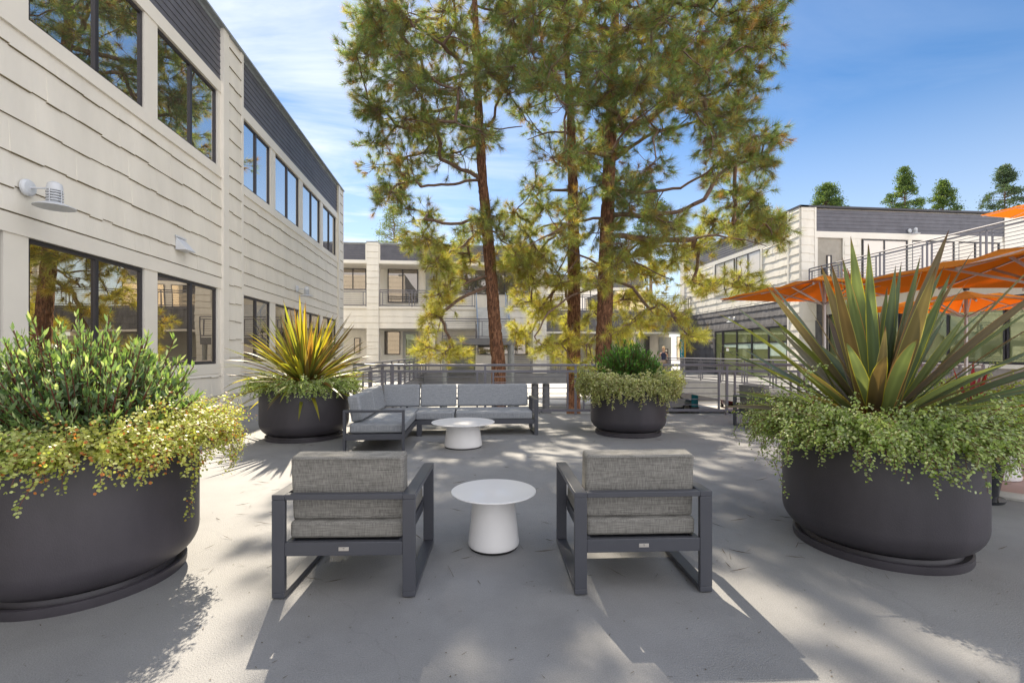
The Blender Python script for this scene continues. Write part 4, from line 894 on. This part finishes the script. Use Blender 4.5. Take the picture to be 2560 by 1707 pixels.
holes = [(1565,375,62),(1480,345,32),(1180,330,62),(1150,400,50),(1235,400,35),(1610,470,50),(1130,250,28),(1040,300,22),(960,430,28),(1050,440,40),(1500,430,40),(1690,215,25),(1330,440,22),(900,330,18),(1000,130,20),(1330,90,18),(1250,250,22)]
pads2 = []
for v, a, c, _ in rows:
    u = a+random.uniform(0, 18)
    while u < c-15:
        pads2.append((u, v+random.uniform(-20, 20), 42, 0)); u += random.uniform(40, 57)
pads2 = [q for q in pads2 if all((q[0]-h[0])**2+(q[1]-h[1])**2 > (h[2]*1.05)**2 for h in holes)]
low = [(975,530,40),(1030,565,42),(1090,520,34),(1000,610,38),(950,550,34),(1070,600,32),(1015,680,42),(995,735,34),(985,790,36),(1035,800,30),(1025,640,34),(930,470,34),(890,430,34),(980,490,30),
 (1450,470,38),(1480,560,44),(1540,520,40),(1600,560,44),(1670,545,42),(1735,520,42),(1785,540,34),(1775,505,34),(1590,640,36),(1640,655,34),(1695,645,38),(1725,660,26),(1480,625,40),(1430,585,44),(1400,620,34),
 (1450,685,42),(1510,700,40),(1545,725,34),(1470,735,36),(1595,765,30),(1340,620,36),(1250,580,44),(1225,530,44),(1200,600,44),(1290,640,40),(1180,560,38),(1160,610,32),(1210,640,40),(1200,770,30),(1235,720,34),(1275,705,34),(1260,800,34),
 (1340,790,34),(1330,740,34),(1320,490,36),(1290,530,38),(1240,470,38),(1180,490,34),(1550,600,36),(1635,505,34),(1500,495,38),(1360,545,34),(1420,520,34),(1385,700,30),(1420,770,34),(1300,800,28),(1560,560,30),(1690,500,34),(1740,470,32),(1210,690,30),(1300,745,26),(1360,840,24)]
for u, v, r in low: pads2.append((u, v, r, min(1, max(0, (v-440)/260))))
sets = {'A': [], 'B': [], 'C': []}
for (u, v, r, lo) in pads2:
    reps = (2 if v < 450 else 3) + (1 if (0 < v < 450 and random.random() < .25) else 0) - (1 if v < -40 and random.random() < .5 else 0)
    if u < 1180 and -60 < v < 300: reps += 1
    for _ in range(reps):
        uu = u+random.uniform(-16, 16) if reps > 1 else u; vv = v+random.uniform(-14, 14) if reps > 1 else v
        if uu < 1165+(40 if v < 200 else 0) and not (u > 1130 and v > 480): w_, Y, cu = 'A', YA, 1105
        elif (1150 < uu < 1345 and vv > 250 and random.random() < .75) or (u < 1250 and v > 480): w_, Y, cu = 'B', YB, 1318
        else: w_, Y, cu = 'C', YC, 1400
        dxm = abs(uu-cu)/1084*Y; D = math.sqrt(max(4.6**2-dxm**2, 1.2)); off = random.uniform(-D, D)*(.8 if lo == 0 else .45)
        tu = (cu if w_ != 'A' else 1100+max(0, (v-100))*.06)
        if abs(uu-tu) < 40 and vv > 240 and random.random() < .8: off = abs(off)*.7+.9
        off = max(off, -3.2)
        pc = atv(uu, vv, Y+off); g = pc-SUN*(pc.z/SUN.z); gx, gy = g.x*CT-g.y*ST, g.x*ST+g.y*CT
        if (.7 < gx < 3.4 and 1.6 < gy < 4.6 and random.random() < .62) or (-2.4 < gx < -1.0 and 1.6 < gy < 4.5 and random.random() < .5) or (-1 < gx < .8 and 1.4 < gy < 2.3 and random.random() < .5) or (4.4 < gy < 10 and gx < 4.5 and random.random() < .40): continue
        sets[w_].append((atv(uu, vv, Y+off), r/1084*Y*random.uniform(.85, 1.2), lo*.85+random.uniform(0, .12)))
for w_, Y, u, v, r in (('A',YA,1128,500,36),('A',YA,1150,540,30),('A',YA,1185,585,38),('A',YA,1120,520,26),('A',YA,1085,300,34),('C',YC,1405,600,40),('C',YC,1385,645,36),('C',YC,1420,560,34),('C',YC,1400,440,30),('B',YB,1318,560,30),('B',YB,1318,480,34),('B',YB,1310,770,28),('B',YB,1325,830,24)):
    for _ in range(2): sets[w_].append((atv(u+random.uniform(-12,12), v+random.uniform(-12,12), Y-random.uniform(.6,1.3)), r/1084*Y, min(1, max(0, (v-480)/260))))
cnt_ = 0
def limb(pts, Y, off):
    n = len(pts)-1; return [at(px, py, Y+off*i/n) for i, (px, py) in enumerate(pts)]
LIMBS = {'A': [limb(p, YA, o) for p, o in (([(1188,363),(1130,385),(1070,394)],.8),([(1195,440),(1150,425),(1100,400)],-.8),([(1196,448),(1120,462),(1050,465)],-1.5),([(1186,183),(1100,203),(1020,200)],1.5),([(1186,170),(1120,130),(1070,80)],-1.5),
   ([(1208,545),(1130,562),(1060,548),(1010,560)],-1),([(1212,560),(1160,615),(1100,640),(1060,680)],-1.3),([(1222,692),(1160,708),(1100,730)],-1.2),([(1224,715),(1150,745),(1110,780),(1090,830)],-1.6),([(1188,190),(1250,188),(1310,200)],1),([(1195,310),(1250,325),(1310,318)],-1),([(1185,100),(1100,50),(1000,30)],2),([(1190,260),(1080,280),(960,300)],1.8))],
 'B': [limb(p, YB, o) for p, o in (([(1434,560),(1370,560),(1310,600)],-1.5),([(1432,480),(1370,470),(1320,500)],1),([(1434,700),(1390,720),(1350,770)],-1),([(1428,330),(1370,330),(1320,350)],-1.2))],
 'C': [limb(p, YC, o) for p, o in (([(1518,533),(1600,540),(1690,530),(1760,500)],-1.3),([(1521,468),(1600,484),(1700,470),(1770,430),(1820,380)],1.0),([(1530,262),(1600,215),(1650,140)],-1.5),([(1517,588),(1650,602),(1790,588),(1860,602),(1910,612)],-1.8),([(1516,540),(1430,555),(1360,595),(1310,620)],-1.5),
   ([(1514,672),(1450,640),(1390,600)],.8),([(1512,712),(1430,738),(1370,785),(1340,840)],-1.4),([(1530,250),(1440,220),(1350,225)],1.5),([(1536,120),(1640,95),(1760,60)],2),([(1538,80),(1450,50),(1370,10)],-2),([(1524,400),(1640,330),(1760,300),(1860,290)],1.6),([(1515,640),(1600,660),(1680,700)],-1.6),([(1528,330),(1620,300),(1740,200),(1850,120)],-1.2),([(1512,690),(1580,720),(1640,790)],-1))]}
for w_, P, rd, lb in (('A', PA, [.26,.23,.215,.185,.155,.13,.10,.07,.03], 'leaning pine with bare reddish trunk, leftmost of the three'),
                  ('B', PB, [.245,.24,.22,.17,.13,.09,.03], 'slender middle pine partly hidden by its neighbours'),
                  ('C', PCc, [.27,.245,.235,.20,.16,.12,.09,.04], 'biggest pine with wide spreading limbs reaching right')):
    t, m_ = pine(lb, P, rd, sets[w_], limbs=LIMBS[w_]); cnt_ += m_
print('needles', cnt_, {k: len(v) for k, v in sets.items()})
# ------------------------------------------------------------------ background trees
def bg_tree(label, base, hgt, rad, kind, cols, n=2600, size=.20, z_lo=.25, group='trees beyond the roofs'):
    t = thing('background_tree', label, 'tree', base, group=group)
    b = MB(); b.tube([(0,0,0),(random.gauss(0,.15),0,hgt*.5),(0,0,hgt*.98)], [.3,.2,.03], 8)
    C = []; z = hgt; lean = random.uniform(0, 6.3)
    while z > hgt-11:
        dt = hgt-z
        rr = min(rad, .10+.46*dt)*(1+.28*math.sin(dt*2.1+lean)) if kind == 'cone' else min(rad, 1.0*math.sqrt(dt)+.1)
        for j in range(4 if kind == 'cone' else 5):
            a = random.uniform(0, 2*PI); q = rr*random.uniform(.45, 1.08); c = Vector((q*math.cos(a), q*math.sin(a), z-q*.12+random.uniform(-.25,.25)))
            b.tube([(0,0,z-q*.3), c], [.05,.015], 4); sz = random.uniform(.16, .34)*(1 if kind == 'cone' else 1.1); m_ = int(n/110*(sz/.25)**2)
            for _ in range(m_): C.append(tuple(c+Vector((random.gauss(0,1)*sz, random.gauss(0,1)*sz, random.gauss(0,.62)*sz))))
        z -= .30 if dt < 6 else .7
    b.build('trunk', M['twig'], t, fix=False)
    C = np.array(C); m_ = len(C); L = rng.uniform(.6, 1.3, m_)*size; V, k = leaves(C, rvec(m_), rvec(m_), L, L*.45, CARD)
    c = np.array(cols)[rng.integers(0, len(cols), m_)]*rng.uniform(.6, 1.35, (m_, 1)); np_mesh('crown', V, k, np.repeat(c, k, 0), M['far'], t)
GC = [(.08,.14,.05),(.12,.19,.05),(.06,.10,.04),(.19,.25,.06)]; BC = [(.08,.13,.07),(.11,.16,.09),(.07,.10,.06)]
for (px, py, Y, r, kind, lb, cols) in (
    (2066, 466, 62, 2.6, 'round', 'low bushy green tree just above the corner of right building', GC),
    (2262, 426, 60, 2.3, 'cone', 'tall narrow conifer, first to the left of a pair above right building', GC),
    (2357, 455, 60, 2.7, 'cone', 'broader conifer, second of the pair above right building', GC),
    (2512, 418, 60, 2.4, 'cone', 'dark conifer above the terrace parasol at right edge', BC),
    (985, 515, 58, 3.4, 'round', 'pale airy gum tree above the flat roof at left', [(.16,.22,.10),(.2,.24,.12)]),
    (1628, 465, 56, 2.6, 'cone', 'blue green conifer behind the right limbs of the big pine', BC),
    (1897, 495, 58, 2.2, 'cone', 'conifer top peeping left of the right building corner', BC),
    (1160, 560, 62, 3.0, 'round', 'pale tree top behind the leaning pine', [(.16,.22,.10),(.2,.24,.12)])):
    top = at(px, py, Y); bg_tree(lb, (top.x, top.y, -2.95), top.z+2.95, r, kind, cols, n=3500 if 'airy' in lb or 'pale' in lb else 14000)
# ------------------------------------------------------------------ cars below
def car(label, X, Y, rot, paint, loc=None):
    t = thing('parked_car', label, 'car', loc or (X, Y, -2.95), rot, 'cars parked under the rear walkway')
    prof = [(-2.25,.35),(-2.3,.75),(-2.15,.95),(-1.35,1.02),(-.75,1.42),(.55,1.45),(1.25,1.0),(2.1,.85),(2.28,.6),(2.25,.33)]
    b = MB(); n = len(prof)
    vs = [(x, s*(.86 if z < 1.05 else .68), z) for s in (-1, 1) for x, z in prof]; b.add(vs, [tuple(range(n)), tuple(reversed(range(n, 2*n)))]+[(i, i+n, (i+1) % n+n, (i+1) % n) for i in range(n)])
    b.build('body', paint, t, bevel=.05, bseg=3)
    b = MB(); g = [(-1.22,1.04),(-.72,1.37),(.5,1.39),(1.08,1.04)]
    for s in (-1, 1): b.add([(x, s*(.871 if z < 1.1 else .705), z) for x, z in g], [(0,1,2,3)])
    b.add([(1.22,-.62,1.03),(1.22,.62,1.03),(.60,.6,1.435),(.60,-.6,1.435)], [(0,1,2,3)]); b.add([(-1.37,-.62,1.04),(-1.37,.62,1.04),(-.80,.6,1.42),(-.80,-.6,1.42)], [(0,1,2,3)])
    b.build('window', M['glass_up'], t, fix=False)
    for x in (-1.4, 1.42):
        for s in (-1, 1):
            b = MB(); b.tube([(x, s*.68, .33), (x, s*.89, .33)], .33, 24); wh = b.build('wheel', M['rubber'], t, smooth=True); b = MB(); b.tube([(x, s*.885, .33), (x, s*.90, .33)], .2, 18); b.build('rim', M['badge'], wh, smooth=True)
    for s in (-1, 1):
        b = MB(); b.box(2.16, 2.285, s*.62-.16, s*.62+.16, .62, .76); b.build('headlight', M['lens'], t, bevel=.02)
        b = MB(); b.box(-2.31, -2.2, s*.66-.14, s*.66+.14, .72, .88); b.build('tail_light', M['redlens'], t, bevel=.02)
    return t
p = at(1660, HY, 36); car('silver car parked below, partly hidden by the planter with domed shrub', 0, 0, -TH, M['silver'], (p.x, p.y, -2.95))
p = at(1838, HY, 37); car('dark red car in the shade below the bridge', 0, 0, PI/2-.4, M['darkcar'], (p.x, p.y, -2.95))
p = at(1737, HY, 34.5); t = thing('support_column', 'teal painted column between the two parked cars', 'column', (p.x, p.y, -2.95)); b = MB(); b.lathe([(.24,0),(.24,2.15)], 20); b.build('shaft', M['teal'], t, smooth=True)
b = MB(); b.lathe([(.30,0),(.30,.5),(.25,.501)], 20); b.build('base', M['pillar'], t)
t = thing('added_carport_wall', 'dark back wall added behind the parked cars to darken the carport', 'wall', (0, 0, 0)); b = MB(); b.box(14.5, 42, 41.2, 41.5, -2.95, -.8); b.box(41.5, 42, 24, 41.2, -2.95, -.8); b.build('wall_panel', M['pillar'], t)  # wall added to keep the gap behind the cars dark

# ------------------------------------------------------------------ person on the bridge
def person(loc, rot):
    t = thing('person', 'blonde person in navy sleeveless top and tan trousers walking on the bridge', 'person', loc, rot)
    J = {'hip':(0,0,.95,.125,.10),'waist':(0,0,1.1,.11,.085),'chest':(0,.01,1.35,.14,.10),'neckb':(0,0,1.5,.06,.05),'neck':(0,0,1.57,.045,.045),'head0':(0,.01,1.66,.07,.08),'head1':(0,.01,1.76,.075,.09),'head2':(0,.0,1.85,.04,.05)}
    for s, q in ((-1,'l'),(1,'r')):
        f = .12*s
        J.update({'sh'+q:(.17*s,0,1.46,.05,.05),'el'+q:(.25*s,-.02,1.18,.038,.038),'wr'+q:(.26*s,.14*(s > 0)+.04,1.0 if s < 0 else 1.1,.025,.025),'ha'+q:(.25*s,.2*(s > 0)+.05,.91 if s < 0 else 1.12,.028,.015),
          'th'+q:(.095*s,0,.9,.09,.09),'kn'+q:(.10*s,f*.8,.5,.055,.055),'an'+q:(.10*s,f,.09,.036,.036),'to'+q:(.11*s,f+.15,.03,.035,.025)})
    E = [('hip','waist'),('waist','chest'),('chest','neckb'),('neckb','neck'),('neck','head0'),('head0','head1'),('head1','head2')]
    for q in 'lr': E += [('chest','sh'+q),('sh'+q,'el'+q),('el'+q,'wr'+q),('wr'+q,'ha'+q),('hip','th'+q),('th'+q,'kn'+q),('kn'+q,'an'+q),('an'+q,'to'+q)]
    ks = list(J)
    for q in 'lr':        # fingers
        h = Vector(J['ha'+q][:3])
        for i in range(5): J[f'f{i}{q}'] = (h.x+(-.02+.012*i if i < 4 else -.03), h.y+.012*(i-2), h.z-(.07+.01*(i in (1,2)) if i < 4 else .03), .007, .007); E.append(('ha'+q, f'f{i}{q}'))
    ks = list(J); me = bpy.data.meshes.new('body'); me.from_pydata([J[k][:3] for k in ks], [(ks.index(a), ks.index(c)) for a, c in E], []); me.materials.append(M['skin'])
    o = bpy.data.objects.new('body', me); scene.collection.objects.link(o); o.parent = t; sk = o.modifiers.new('skin', 'SKIN')
    for i, k in enumerate(ks): me.skin_vertices[0].data[i].radius = J[k][3:]; me.skin_vertices[0].data[i].use_root = (k == 'hip')
    ss = o.modifiers.new('sub', 'SUBSURF'); ss.levels = ss.render_levels = 2
    def ell(b, c, r, n=12):
        pr = [(max(1e-5, math.sin(a)), -math.cos(a)) for a in np.linspace(0, PI, n)]; s0 = len(b.v); b.lathe(pr, 16)
        for i in range(s0, len(b.v)): x, y, z = b.v[i]; b.v[i] = (c[0]+x*r[0], c[1]+y*r[1], c[2]+z*r[2])
    b = MB(); ell(b, (0,-.03,1.77), (.10,.105,.12)); ell(b, (0,-.07,1.66), (.085,.06,.12)); b.build('hair', M['hair'], t, smooth=True)
    b = MB()
    for s in (-1, 1): ell(b, (.033*s,.098,1.755), (.011,.008,.008), 6)
    b.build('eyes', M['ink'], t); b = MB(); ell(b, (0,.108,1.72), (.012,.018,.02), 6); b.build('nose', M['skin'], t)
    b = MB(); s0 = 0; b.lathe([(.14,.98),(.125,1.1),(.15,1.3),(.155,1.42),(.10,1.50),(.08,1.49)], 24); b.v = [(x, y*.78+.005, z) for x, y, z in b.v]; b.build('top', M['navy'], t, smooth=True)
    b = MB()
    for s in (-1, 1): b.tube([(.085*s,0,1.0),(.10*s,.05*s,.6),(.10*s,.12*s,.15)], [.115,.085,.065], 16)
    b.lathe([(.155,.86),(.15,1.0),(.13,1.03)], 24); b.build('trousers', M['tan'], t, smooth=True)
p = at(1659, HY, 29.5); person((p.x, p.y, 0), PI*.82)
